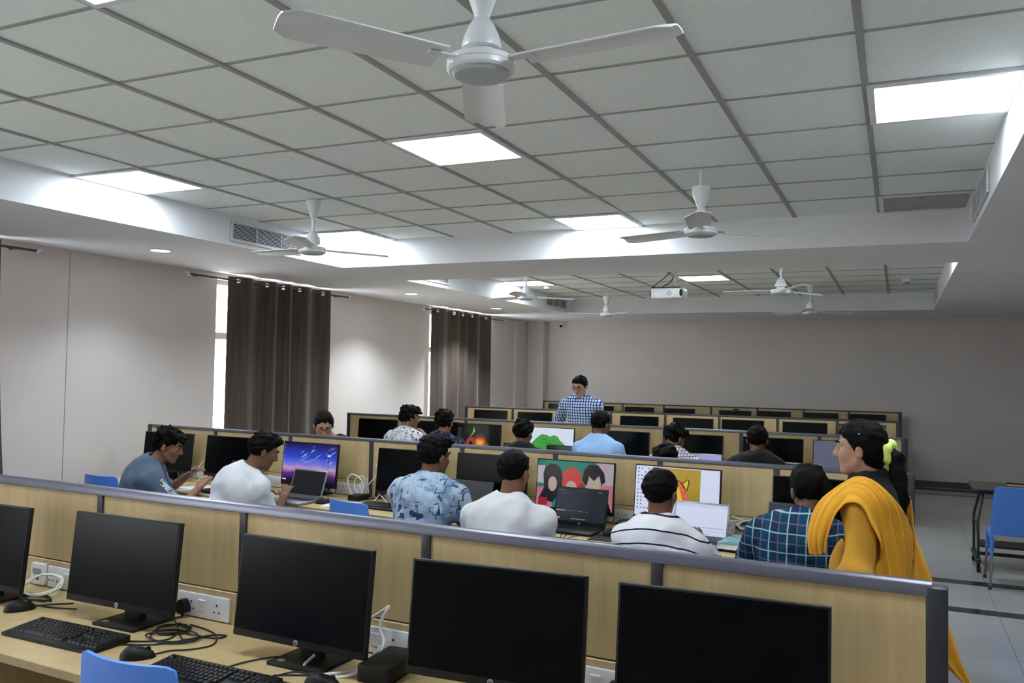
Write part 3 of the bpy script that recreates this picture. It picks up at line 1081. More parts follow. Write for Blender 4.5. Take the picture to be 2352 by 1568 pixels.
PROTO = {}
for k in (1, 2, 3, 4, 5):
    for i, (x, d, zb, yaw) in enumerate(MONS[k]):
        lb = MLAB.get((k, i))
        if lb is None:
            n = 8 - i
            lb = ('black monitor on the %s, %s from the aisle end' % (ROWSHORT[k], ORD[n - 1]))
            if (k, i) == (4, 7):
                lb = 'lit monitor behind the head of the woman in yellow, on the fourth row'
            if (k, i) == (5, 4):
                lb = 'black monitor with a small dark box on top, on the back row'
        p = Vector(RP(k, x, d, DESK))
        off = Vector((math.sin(yaw), -math.cos(yaw), 0)) * 0.09
        loc = p - off
        zl = round(zb - DESK, 3)
        art = art_for((k, i))
        grp = 'desktop monitors on the ' + ROWSHORT[k]
        if art is None and zl in PROTO:
            dup(PROTO[zl], loc, yaw, lb, grp)
            continue
        t = thing('monitor', lb, 'monitor', loc, yaw, grp)
        F = monitor_parts(t, zl)
        if art is None:
            PROTO[zl] = t
        else:
            for ch in list(t.children):
                if ch.name.split('.')[0] == 'display':
                    bpy.data.objects.remove(ch)
            paint(t, F, MON_W - 0.014, 0.024, 0.322, art[0], art[1])
p = Vector(RP(5, -2.36, .30, 1.142))
tag(MB().box((0, 0, 0.012), (0.09, 0.03, 0.022), 0.005, seg=2).build('webcam', 'black'), 'small dark webcam standing on a back row monitor', 'webcam').location = p


# ------------------------------------------------------------------ keyboards, mice, laptops
def keyboard(x, y, rz, label, mat='black'):
    if 'kb' in PROTO:
        return dup(PROTO['kb'], (x, y, DESK), rz, label)
    t = thing('keyboard', label, 'keyboard', (x, y, DESK), rz, 'black keyboards')
    W, D = 0.455, 0.158
    MB().prism([(-D / 2, 0.002), (-D / 2, 0.012), (D / 2, 0.026), (D / 2, 0.002)], -W / 2, W / 2, plane='yz').build('body', 'black', t)
    kb = MB()
    sl = (0.026 - 0.012) / D

    def key(cx, cy, w, h):
        z = 0.012 + sl * (cy + D / 2)
        a, b = w / 2, h / 2
        vs = [(cx - a, cy - b, z - .001), (cx + a, cy - b, z - .001), (cx + a, cy + b, z + .0005), (cx - a, cy + b, z + .0005)]
        c, e = a - .002, b - .0022
        vs += [(cx - c, cy - e, z + .0062), (cx + c, cy - e, z + .0062), (cx + c, cy + e, z + .0078), (cx - c, cy + e, z + .0078)]
        kb.add(vs, [(4, 5, 6, 7), (0, 1, 5, 4), (1, 2, 6, 5), (2, 3, 7, 6), (3, 0, 4, 7)])
    for r in range(6):
        cy = D / 2 - 0.022 - r * 0.0195 - (0.004 if r else 0)
        if r == 5:
            xx = -W / 2 + 0.012
            for w in (.023, .019, .023, .115, .023, .019, .023, .023):
                key(xx + w / 2, cy, w - .002, .0172)
                xx += w
        else:
            for c in range(15):
                if r == 0 and c in (1,):
                    continue
                key(-W / 2 + 0.021 + c * 0.0190, cy, .0172, .0172 if r else .0145)
        for c in range(3):
            if r in (3,) or (r == 4 and c != 1):
                continue
            key(-W / 2 + 0.318 + c * 0.019, cy, .0172, .0172 if r else .0145)
        for c in range(4):
            if r:
                key(-W / 2 + 0.382 + c * 0.0188, cy, .017, .0172)
    kb.build('keycaps', 'key', t, 0)
    PROTO['kb'] = t
    return t


def mouse(x, y, rz, label, z=DESK, glowing=False):
    t = thing('computer_mouse', label, 'mouse', (x, y, z), rz, 'black mice on the desks')
    G = MB()
    vs, fs, n, m = [], [], 14, 20
    for i in range(n + 1):
        th = PI / 2 * i / n
        for j in range(m):
            a = 2 * PI * j / m
            w = 0.031 * (1 - 0.10 * math.sin(a))
            vs.append((w * math.cos(a) * math.cos(th) ** 0.8, 0.056 * math.sin(a) * math.cos(th) ** 0.8, 0.002 + 0.036 * math.sin(th) * (1 - 0.16 * math.sin(a))))
    for i in range(n):
        for j in range(m):
            fs.append((i * m + j, i * m + (j + 1) % m, (i + 1) * m + (j + 1) % m, (i + 1) * m + j))
    fs.append(tuple(range(m - 1, -1, -1)))
    G.add(vs, fs)
    G.build('body', 'black', t, 60)
    MB().lathe([(0.007, -0.003), (0.0085, -0.002), (0.0085, 0.002), (0.007, 0.003)], (0, 0.032, 0.0285), 14, rot=(0, PI / 2, 0)).build('scroll_wheel', gm((40, 170, 150), 0.5) if glowing else 'blackmatte', t)
    return t


keyboard(-2.525, -0.535, -0.02, 'complete black keyboard in front of the monitor by the plugged socket')
keyboard(-1.79, -0.625, -0.03, 'black keyboard cut off by the bottom edge, beside the blue chair back')
keyboard(-3.10, 2.415, -0.10, 'black keyboard on the second desk row beside the white papers')
mouse(-2.985, -0.375, -0.5, 'black mouse beside the coil of white cable on the front desk')
mouse(-2.145, -0.565, -0.9, 'black mouse between the two keyboards on the front desk')
mouse(-1.455, -0.50, -1.2, 'black mouse under the white cable loop at the bottom edge')
mouse(-3.61, 2.385, -1.1, 'black mouse with pale glints beside the white papers')
tag(MB().box((0, 0, 0.0015), (0.25, 0.21, 0.003), 0.001).build('mouse_pad', 'blackmatte'), 'dark mouse pad beside the black laptop', 'mouse pad').location = (-1.385, 2.165, DESK)
mouse(-1.425, 2.255, -0.9, 'black mouse with teal glow on the dark mouse pad', DESK + 0.003, True)


def laptop(x, y, rz, label, W=0.34, H=0.215, shell='darkalu', screen='screen', shapes=(), open_deg=105, mark=False):
    t = thing('laptop', label, 'laptop', (x, y, DESK), rz, 'laptops on the desks')
    D = 0.235
    MB().box((0, -D / 2, 0.010), (W, D, 0.016), 0.004, seg=2).build('base', shell, t)
    kb = MB()
    for r in range(5):
        for c in range(14):
            kb.box((-W * 0.42 + (c + .5) * W * 0.84 / 14, -0.035 - r * 0.019, 0.0185), (W * 0.84 / 14 - 0.003, 0.016, 0.0024))
    kb.build('keycaps', 'key', t, 0)
    MB().box((0, -D + 0.045, 0.0184), (0.10, 0.06, 0.0012), 0.0004).build('touchpad', shell, t)
    al = math.radians(open_deg - 90)
    up = Vector((0, math.sin(al), math.cos(al)))
    nr = Vector((0, -math.cos(al), math.sin(al)))

    def F(u, v, w=0.0):
        return Vector((0, -0.004, 0.018)) + Vector((u, 0, 0)) + up * v + nr * w
    lid = MB().box(F(0, H / 2, -0.004), (W, 0.007, H), 0.003, (-al, 0, 0), seg=2).build('lid', shell, t)
    if isinstance(screen, str):
        scr = MAT[screen]
    else:
        scr = screen
    paint(t, F, W - 0.022, 0.024, H - 0.012, scr, shapes)
    if mark:
        MB().lathe([(0.006, 0), (0.006, 0.001)], F(0, 0.012, 0.0005), 14, rot=(PI / 2 - al, 0, 0)).build('badge', 'silver', lid)
    return t


code = [(rect(0.03, 0.94, 0.16, 0.955), gm((120, 125, 140), 0.6)), (rect(0.42, 0.95, 0.60, 0.962), gm((120, 125, 140), 0.5)), (rect(0.84, 0.94, 0.90, 0.96), gm((170, 175, 185), 0.7)),
        (rect(0.08, 0.86, 0.20, 0.868), gm((110, 130, 150), 0.5)), (rect(0.08, 0.83, 0.26, 0.838), gm((110, 130, 150), 0.5)), (rect(0.0, 0.305, 0.20, 0.325), gm((190, 195, 205), 0.7)),
        (rect(0.22, 0.31, 0.40, 0.318), gm((140, 150, 165), 0.6)), (rect(0.46, 0.31, 0.55, 0.322), gm((160, 170, 185), 0.6)), (rect(0.57, 0.31, 0.66, 0.322), gm((160, 170, 185), 0.6)),
        (rect(0.01, 0.045, 0.09, 0.10), gm((200, 150, 150), 0.8))] + [(ell(0.33 + 0.028 * i, 0.07, 0.008, 0.014, 8), gm((205, 210, 220), 0.8)) for i in range(11)]
laptop(-1.675, 2.385, -0.06, 'black laptop with a dark code window in front of the teal and black screen', 0.350, 0.232, 'black', gm((28, 34, 46), 0.75), code, 103, True)
page = [(rect(0.0, 0.90, 1.0, 0.985), gm((196, 204, 232), 0.9)), (rect(0.0, 0.235, 0.95, 0.265), gm((170, 184, 216), 0.85)), (rect(0.0, 0.13, 1.0, 0.15), gm((188, 196, 226), 0.85)), (rect(0.35, 0.03, 0.65, 0.06), gm((168, 176, 206), 0.85))]
laptop(-0.915, 2.315, -0.07, 'silver laptop with a white page on screen beside the striped shirt', 0.325, 0.212, 'silver', gm((206, 214, 238), 0.92), page, 106)
laptop(-3.83, 2.45, -0.10, 'grey laptop with switched-off screen before the blue and purple sky monitor', 0.325, 0.212, 'silver', plain('dim_laptop_screen', (34, 36, 42), 0.3, 0, 0.4, 0.0), (), 110)
laptop(-2.47, 2.405, -0.06, 'dark laptop half hidden by the denim-print shirt', 0.34, 0.225, 'darkalu', plain('dark_laptop_screen', (26, 28, 32), 0.3, 0, 0.4, 0.0), (), 106)
laptop(-0.365, 2.27, -0.07, 'dark laptop behind the shoulder of the blue plaid shirt', 0.345, 0.25, 'darkalu', gm((50, 56, 62), 0.8), [(rect(0.05, 0.86, 0.2, 0.87), gm((120, 130, 140), 0.6))], 104)
laptop(-4.57, 2.56, -0.30, 'dim laptop between the slate and the white T-shirt wearers', 0.33, 0.215, 'black', plain('faint_laptop_screen', (38, 40, 42), 0.3, 0, 0.4, 0.0), (), 106)
laptop(-2.915, 5.26, -0.05, 'laptop edge before the white and green monitor on the third row', 0.345, 0.235, 'black', gm((34, 38, 46), 0.8), [(rect(0.03, 0.94, 0.97, 0.955), gm((84, 90, 100), 0.7))], 104)
laptop(-3.385, 5.25, -0.05, 'laptop with an orange-lit screen beside the round black head on the third row', 0.34, 0.232, 'black', gm((150, 70, 34), 0.7), [(rect(0.0, 0.80, 0.24, 1.0), gm((26, 26, 30), 0.6)), (rect(0.04, 0.92, 0.2, 0.94), gm((150, 150, 155), 0.6))], 104)
laptop(-1.50, 5.20, -0.05, 'laptop with pale lavender screen beside the white checked shirt', 0.34, 0.235, 'silver', gm((160, 162, 216), 0.85), (), 104)
laptop(-0.62, 5.14, -0.04, 'laptop with glinting edge beside the young man in black', 0.34, 0.205, 'silver', plain('grey_laptop_screen', (40, 44, 50), 0.3, 0, 0.4, 0.0), (), 104)


# ------------------------------------------------------------------ chairs
def chair_parts(t):
    # back: curved plastic panel, wider and flared at the top
    U, V = 17, 15
    G = np.zeros((U, V, 3))
    for i in range(U):
        u = i / (U - 1) * 2 - 1
        for j in range(V):
            v = j / (V - 1)
            w = 0.218 - 0.030 * v * v
            z = 0.445 + 0.398 * v
            y = -0.205 - 0.065 * v + 0.042 * u * u * (0.4 + 0.6 * v)
            zz = z + (-0.030 * max(0, abs(u) - 0.8) ** 2 * 25 * 0.4) * v ** 4
            G[i, j] = (u * w, y, zz)
    MB().sheet(G, 0.012).build('backrest', 'blue', t, 60)
    G = np.zeros((U, 13, 3))
    for i in range(U):
        u = i / (U - 1) * 2 - 1
        for j in range(13):
            v = j / 12
            y = -0.205 + 0.425 * v
            w = 0.215 - 0.012 * v
            z = 0.445 - 0.012 * math.sin(PI * v) * (1 - u * u) - 0.030 * max(0, v - 0.75) ** 2 * 16 * 0.3 + 0.006 * abs(u) ** 4
            G[i, j] = (u * w, y, z)
    MB().sheet(G, 0.014).build('seat', 'blue', t, 60)
    for sx in (-1, 1):
        ar = MB()
        ar.box((sx * 0.208, 0.005, 0.420), (0.024, 0.40, 0.050), 0.009, seg=2)
        ar.build('side_rail', 'blue', t)
        for sy in (-1, 1):
            top = Vector((sx * 0.205, sy * 0.175, 0.41))
            bot = Vector((sx * 0.228, sy * 0.205 - (0.035 if sy < 0 else -0.015), 0.0))
            m = top.lerp(bot, 0.34)
            lg = MB().tube([top, bot + Vector((0, 0, 0.02))], 0.0115, 10).build('leg', 'steel', t)
            MB().tube([top + Vector((0, 0, 0.005)), m], [0.018, 0.0155], 10).build('leg_sleeve', 'blue', lg)
            MB().tube([bot + Vector((0, 0, 0.028)), bot + Vector((0, 0, 0.0))], 0.0145, 10).build('foot_cap', 'darksteel', lg)


def chair(x, y, rz, label):
    if 'chair' in PROTO:
        return dup(PROTO['chair'], (x, y, 0), rz, label)
    t = thing('plastic_chair', label, 'chair', (x, y, 0), rz, 'blue plastic chairs with steel legs')
    chair_parts(t)
    PROTO['chair'] = t
    return t


chair(-1.955, -0.545, 0.0, 'blue plastic chair at the bottom edge, pushed under the front desk')
chair(-5.60, 2.42, -0.05, 'empty blue chair beside the boy in the slate T-shirt')
chair(-3.12, 2.30, -0.27, 'empty blue chair by the white papers and keyboard')
chair(1.045, 5.66, 0.0, 'blue chair standing on the tiled floor before the wheeled computer table')

# ------------------------------------------------------------------ wheeled computer table by the aisle
t = thing('computer_trolley', 'dark wheeled computer table with bowed legs on the aisle floor', 'table', (1.12, 6.36, 0), 0)
TW, TD = 0.76, 0.62
MB().box((0, 0, 0.738), (TW, TD, 0.024), 0.003).build('table_top', 'trolleytop', t)
MB().box((0, 0.0, 0.706), (TW - 0.10, TD - 0.12, 0.022), 0.003).build('keyboard_tray', 'darksteel', t)
MB().box((0.0, 0.06, 0.205), (TW - 0.14, 0.34, 0.018), 0.003).build('lower_shelf', 'darksteel', t)
for sx in (-1, 1):
    for sy in (-1, 1):
        xx = sx * (TW / 2 - 0.045)
        pts = [(xx + sx * 0.0, sy * 0.245, 0.115), (xx, sy * 0.245, 0.30), (xx + 0.02 * 0, sy * 0.225, 0.45), (xx - sx * 0.03, sy * 0.17, 0.60), (xx - sx * 0.05, sy * 0.12, 0.722)]
        MB().tube(smooth_path(pts), 0.0125, 10).build('leg', 'darksteel', t)
    MB().box((sx * (TW / 2 - 0.045), 0, 0.10), (0.04, 0.60, 0.04), 0.004).build('foot_bar', 'darksteel', t)
    MB().tube([(sx * (TW / 2 - 0.045), -0.235, 0.40), (sx * (TW / 2 - 0.045), 0.235, 0.40)], 0.007, 8).build('side_rod', 'darksteel', t)
    for sy in (-1, 1):
        c = MB().box((sx * (TW / 2 - 0.045), sy * 0.27, 0.068), (0.022, 0.04, 0.026), 0.003)
        cc = c.build('caster', 'black', t)
        MB().lathe([(0.018, -0.016), (0.028, -0.012), (0.028, 0.012), (0.018, 0.016)], (sx * (TW / 2 - 0.045), sy * 0.27, 0.028), 20, rot=(0, PI / 2, 0)).build('wheel', 'black', cc)
MB().box((0, 0.13, 0.10), (TW - 0.13, 0.03, 0.03), 0.003).build('cross_bar', 'darksteel', t)
tag(MB().box((0, 0, 0.004), (0.34, 0.24, 0.008), 0.001).build('cardboard_sheet', 'edge'), 'tan board lying on the wheeled computer table', 'board').location = (1.22, 6.50, DESK)
pn = MB().tube([(-0.09, 0, 0.009), (0.09, 0, 0.009)], [0.009, 0.006], 10)
o = tag(pn.build('marker_pen', 'black'), 'black marker lying on the tan board', 'pen')
o.location, o.rotation_euler = (1.13, 6.47, DESK + 0.008), (0, 0, -0.25)

# ------------------------------------------------------------------ papers, books, boxes on the desks
def single(mb, name, mat, label, cat, loc, rz=0.0, group=None, smooth=35):
    o = mb.build(name, mat, None, smooth)
    tag(o, label, cat, group)
    o.location, o.rotation_euler = loc, (0, 0, rz)
    return o


single(MB().box((0, 0, 0.002), (0.30, 0.21, 0.004), 0.0005).box((0.02, 0.015, 0.005), (0.297, 0.21, 0.002), 0.0004, (0, 0, 0.12)), 'paper_stack', 'paper', 'white papers lying beside the keyboard of the second desk row', 'paper', (-3.43, 2.40, DESK), 0.3)
t = thing('book', 'thick book with a teal abstract cover beside the silver laptop', 'book', (-0.655, 2.235, DESK + 0.016), -0.14)
MB().box((0, 0, 0.018), (0.192, 0.272, 0.028), 0.002).build('pages', 'paper', t)
cv = NT('book_cover_teal')
_n = cv.noise(cv.coord((4, 30, 1), rot=(0, 0, 0.5)), 1.5, 4.0, 0.6)
cv.base(cv.ramp(_n, [(0.30, (30, 60, 70)), (0.43, (70, 150, 150)), (0.56, (150, 200, 200)), (0.68, (225, 235, 235))])).set(0.35)
MB().box((0, 0, 0.0340), (0.20, 0.28, 0.004), 0.001).build('front_cover', cv.m, t)
MB().box((0, 0, 0.002), (0.20, 0.28, 0.004), 0.001).build('back_cover', 'paper', t)
MB().box((-0.098, 0, 0.018), (0.004, 0.28, 0.029), 0.001).build('spine', 'paper', t)
MB().lathe([(0.02, 0), (0.028, 0.0004), (0.02, 0.0008)], (0.06, -0.11, 0.036), 12).build('sticker', plain('pink_sticker', (225, 60, 150), 0.5), t)
single(MB().box((0, 0, 0.008), (0.215, 0.29, 0.016), 0.003), 'notebook', 'blackmatte', 'dark notebook lying under the teal book', 'notebook', (-0.64, 2.245, DESK), -0.17)
single(MB().box((0, 0, 0.003), (0.21, 0.29, 0.006), 0.001), 'notepad', 'paper', 'white notepad under the hands of the boy in the slate T-shirt', 'notebook', (-4.93, 2.50, DESK), -0.6)
t = thing('power_adapter', 'black power adapter box beside the white cable loop on the front desk', 'power adapter', (-1.335, -0.315, DESK), 0.05)
MB().box((0, 0, 0.0275), (0.115, 0.20, 0.055), 0.006, seg=2).build('casing', 'black', t)
MB().tube(smooth_path([(0.0, 0.10, 0.03), (0.0, 0.14, 0.028), (0.02, 0.17, 0.012), (0.06, 0.19, 0.006)]), 0.004, 8).build('lead', 'cableb', t)
single(MB().box((0, 0, 0.02), (0.10, 0.13, 0.04), 0.005, seg=2), 'power_adapter', 'black', 'black adapter box behind the white coil on the second desk row', 'power adapter', (-3.50, 2.66, DESK), -0.07)
single(MB().box((0, 0, 0.02), (0.15, 0.09, 0.04), 0.005, seg=2), 'power_adapter', 'black', 'black adapter box under the tangled cables beside the teal book', 'power adapter', (-0.62, 2.52, DESK), -0.07)


def plug(k, x, label):
    px, py, pz = RP(k, x, 0.036, 0.792)
    t = thing('power_plug', label, 'plug', (px, py, pz), rang(k), 'black plugs in the desk sockets')
    b = MB()
    b.prism([(-0.026, -0.018), (-0.022, 0.010), (-0.008, 0.026), (0.008, 0.026), (0.022, 0.010), (0.026, -0.018), (0.008, -0.026), (-0.008, -0.026)], -0.030, 0.0)
    b.build('body', 'black', t)
    MB().tube(smooth_path([(0, -0.015, -0.022), (0, -0.017, -0.032), (0.004, -0.03, -0.0375), (-0.02, -0.07, -0.0375), (-0.07, -0.10, -0.0375)]), 0.0042, 8).build('lead', 'cableb', t)


plug(1, -2.366, 'black plug in the socket between the two nearest complete monitors')
plug(2, -3.40, 'black plug beside the standing white cable coil')
plug(2, -1.36, 'black plug between the teal-black screen and the white screen')
plug(2, -0.66, 'black plug above the tangled cables, nearer the silver laptop')
plug(2, -0.525, 'black plug above the tangled cables, nearer the blue plaid shirt')
plug(1, -0.62, 'black plug half seen between the two largest monitors')


def cable(label, paths, r, mat, name='cable', loc=(0, 0, 0), rz=0.0, cat='cable'):
    mb = MB()
    for P in paths:
        mb.tube(smooth_path(P, 5), r, 7)
    return single(mb, name, mat, label, cat, loc, rz, None, 60)


def coil(cx, cy, z, rx, ry, loops, tilt, seed, wob=0.012, lift=0.0):
    rng = random.Random(seed)
    P = []
    n = 10
    for i in range(loops * n + 1):
        a = 2 * PI * i / n
        s = 1 + rng.uniform(-.12, .12)
        h = lift + 0.5 * (1 + math.sin(a)) * tilt
        P.append((cx + rx * s * math.cos(a) + rng.uniform(-wob, wob), cy + ry * s * math.sin(a) * (1 if tilt == 0 else 0.5), z + h + rng.uniform(0, wob * 0.5)))
    return P


zc = DESK + 0.004
cable('coil of white cable beside the monitor at the picture edge', [coil(-3.13, -0.175, zc + 0.002, 0.095, 0.11, 4, 0.06, 3)], 0.0042, 'cablew', 'cable_coil')
cable('black cable knot under the coil of white cable', [coil(-3.09, -0.24, zc, 0.10, 0.035, 3, 0.0, 8), [(-3.15, -0.26, zc), (-3.05, -0.30, zc), (-2.90, -0.30, zc), (-2.80, -0.27, zc)], [(-2.98, -0.325, zc), (-2.95, -0.28, zc), (-2.88, -0.22, zc)]], 0.003, 'cableb', 'cable_coil')
cable('tangle of thin black cables right of the complete keyboard', [
    [(-2.30, -0.46, zc), (-2.24, -0.43, zc), (-2.20, -0.38, zc), (-2.24, -0.30, zc), (-2.31, -0.25, zc + .02), (-2.35, -0.22, zc)],
    coil(-2.27, -0.30, zc, 0.055, 0.06, 3, 0.0, 5), coil(-2.20, -0.36, zc, 0.10, 0.06, 2, 0.0, 15),
    [(-2.30, -0.50, zc), (-2.20, -0.45, zc), (-2.14, -0.36, zc), (-2.10, -0.28, zc), (-2.05, -0.26, zc), (-2.06, -0.30, zc), (-2.11, -0.31, zc), (-2.15, -0.36, zc), (-2.20, -0.33, zc)],
    [(-2.12, -0.53, zc), (-2.10, -0.47, zc), (-2.05, -0.43, zc), (-2.02, -0.36, zc), (-2.08, -0.28, zc), (-2.16, -0.24, zc), (-2.26, -0.22, zc)]], 0.0028, 'cableb', 'cable_tangle')
cable('white cable looping up beside the nearest monitors', [
    [(-1.590, -0.36, zc + .03), (-1.60, -0.40, zc + .004), (-1.53, -0.43, zc), (-1.44, -0.41, zc), (-1.385, -0.36, zc + .03), (-1.40, -0.25, zc + .06), (-1.43, -0.225, zc + .10), (-1.425, -0.215, zc + .14), (-1.41, -0.205, zc + .170), (-1.44, -0.200, zc + .150), (-1.50, -0.198, zc + .11)],
    [(-1.40, -0.27, zc + .06), (-1.395, -0.30, zc + .05), (-1.42, -0.36, zc + .01), (-1.49, -0.43, zc + .006), (-1.53, -0.47, zc)]], 0.0055, 'cablew')
cable('thin black cable beside the second keyboard on the front desk', [[(-1.82, -0.51, zc), (-1.80, -0.44, zc), (-1.75, -0.36, zc), (-1.66, -0.32, zc)], [(-1.63, -0.49, zc), (-1.60, -0.44, zc), (-1.54, -0.44, zc), (-1.64, -0.50, zc), (-1.56, -0.53, zc), (-1.50, -0.52, zc)]], 0.0026, 'cableb')
cable('white cable on the front desk between the two largest monitors', [[(-0.70, -0.14, zc), (-0.66, -0.20, zc + .01), (-0.60, -0.22, zc), (-0.54, -0.17, zc)]], 0.005, 'cablew')
cable('upright coil of white cable leaning behind the papers', [[(-3.56 + .0035 * a + (.085 - .004 * a) * math.cos(a + .35 * math.sin(a * .7)), 2.69 + .0028 * a, zc + .090 + (.087 - .0015 * a) * math.sin(a)) for a in np.linspace(0, 2 * PI * 4, 60)] + [(-3.40, 2.78, zc + .2), (-3.43, 2.78, zc + .25)]], 0.0052, 'cablew', 'cable_coil')
cable('white cable hanging beside the dark monitor of the second row', [[(-3.32, 2.72, zc + .20), (-3.34, 2.68, zc + .11), (-3.31, 2.64, zc + .05), (-3.33, 2.60, zc), (-3.30, 2.58, zc)], [(-3.31, 2.64, zc + .06), (-3.25, 2.60, zc + .04), (-3.18, 2.56, zc)]], 0.0042, 'cablew')
cable('white cable arc behind the boy in the slate T-shirt', [[(-5.18, 2.80, zc), (-5.20, 2.80, zc + .10), (-5.14, 2.82, zc + .18), (-5.05, 2.84, zc + .16)]], 0.0045, 'cablew')
cable('tangle of black cables between the black laptop and the white screen', [coil(-1.38, 2.50, zc, 0.08, 0.07, 4, 0.05, 21), [(-1.48, 2.42, zc), (-1.40, 2.44, zc), (-1.30, 2.40, zc), (-1.26, 2.46, zc)]], 0.0035, 'cableb', 'cable_tangle')
cable('tangle of black cables below the plugs by the silver laptop', [coil(-0.66, 2.56, zc + .042, 0.085, 0.06, 4, 0.04, 22), coil(-0.60, 2.58, zc + .042, 0.06, 0.05, 3, 0.05, 23)], 0.0038, 'cableb', 'cable_tangle')
cable('white cables looping over the black tangle behind the teal book', [coil(-0.64, 2.56, zc + .047, 0.10, 0.08, 2, 0.05, 24), [(-0.78, 2.58, zc + .12), (-0.70, 2.60, zc + .09), (-0.60, 2.54, zc + .06), (-0.53, 2.46, zc + .05), (-0.60, 2.40, zc + .04)]], 0.0045, 'cablew')
cable('thin black wires hanging over the desk edge below the black laptop', [[(-1.70, 2.16, zc), (-1.68, 2.085, zc), (-1.665, 2.055, zc - .02), (-1.65, 2.05, zc - .10)], [(-1.66, 2.155, zc), (-1.655, 2.082, zc), (-1.65, 2.053, zc - .02), (-1.645, 2.05, zc - .10)], [(-1.58, 2.15, zc), (-1.615, 2.078, zc), (-1.63, 2.05, zc - .02), (-1.64, 2.047, zc - .10)]], 0.0022, 'cableb')

# ------------------------------------------------------------------ people: smooth bodies grown from joints
V3 = lambda *a: np.array(a, float)


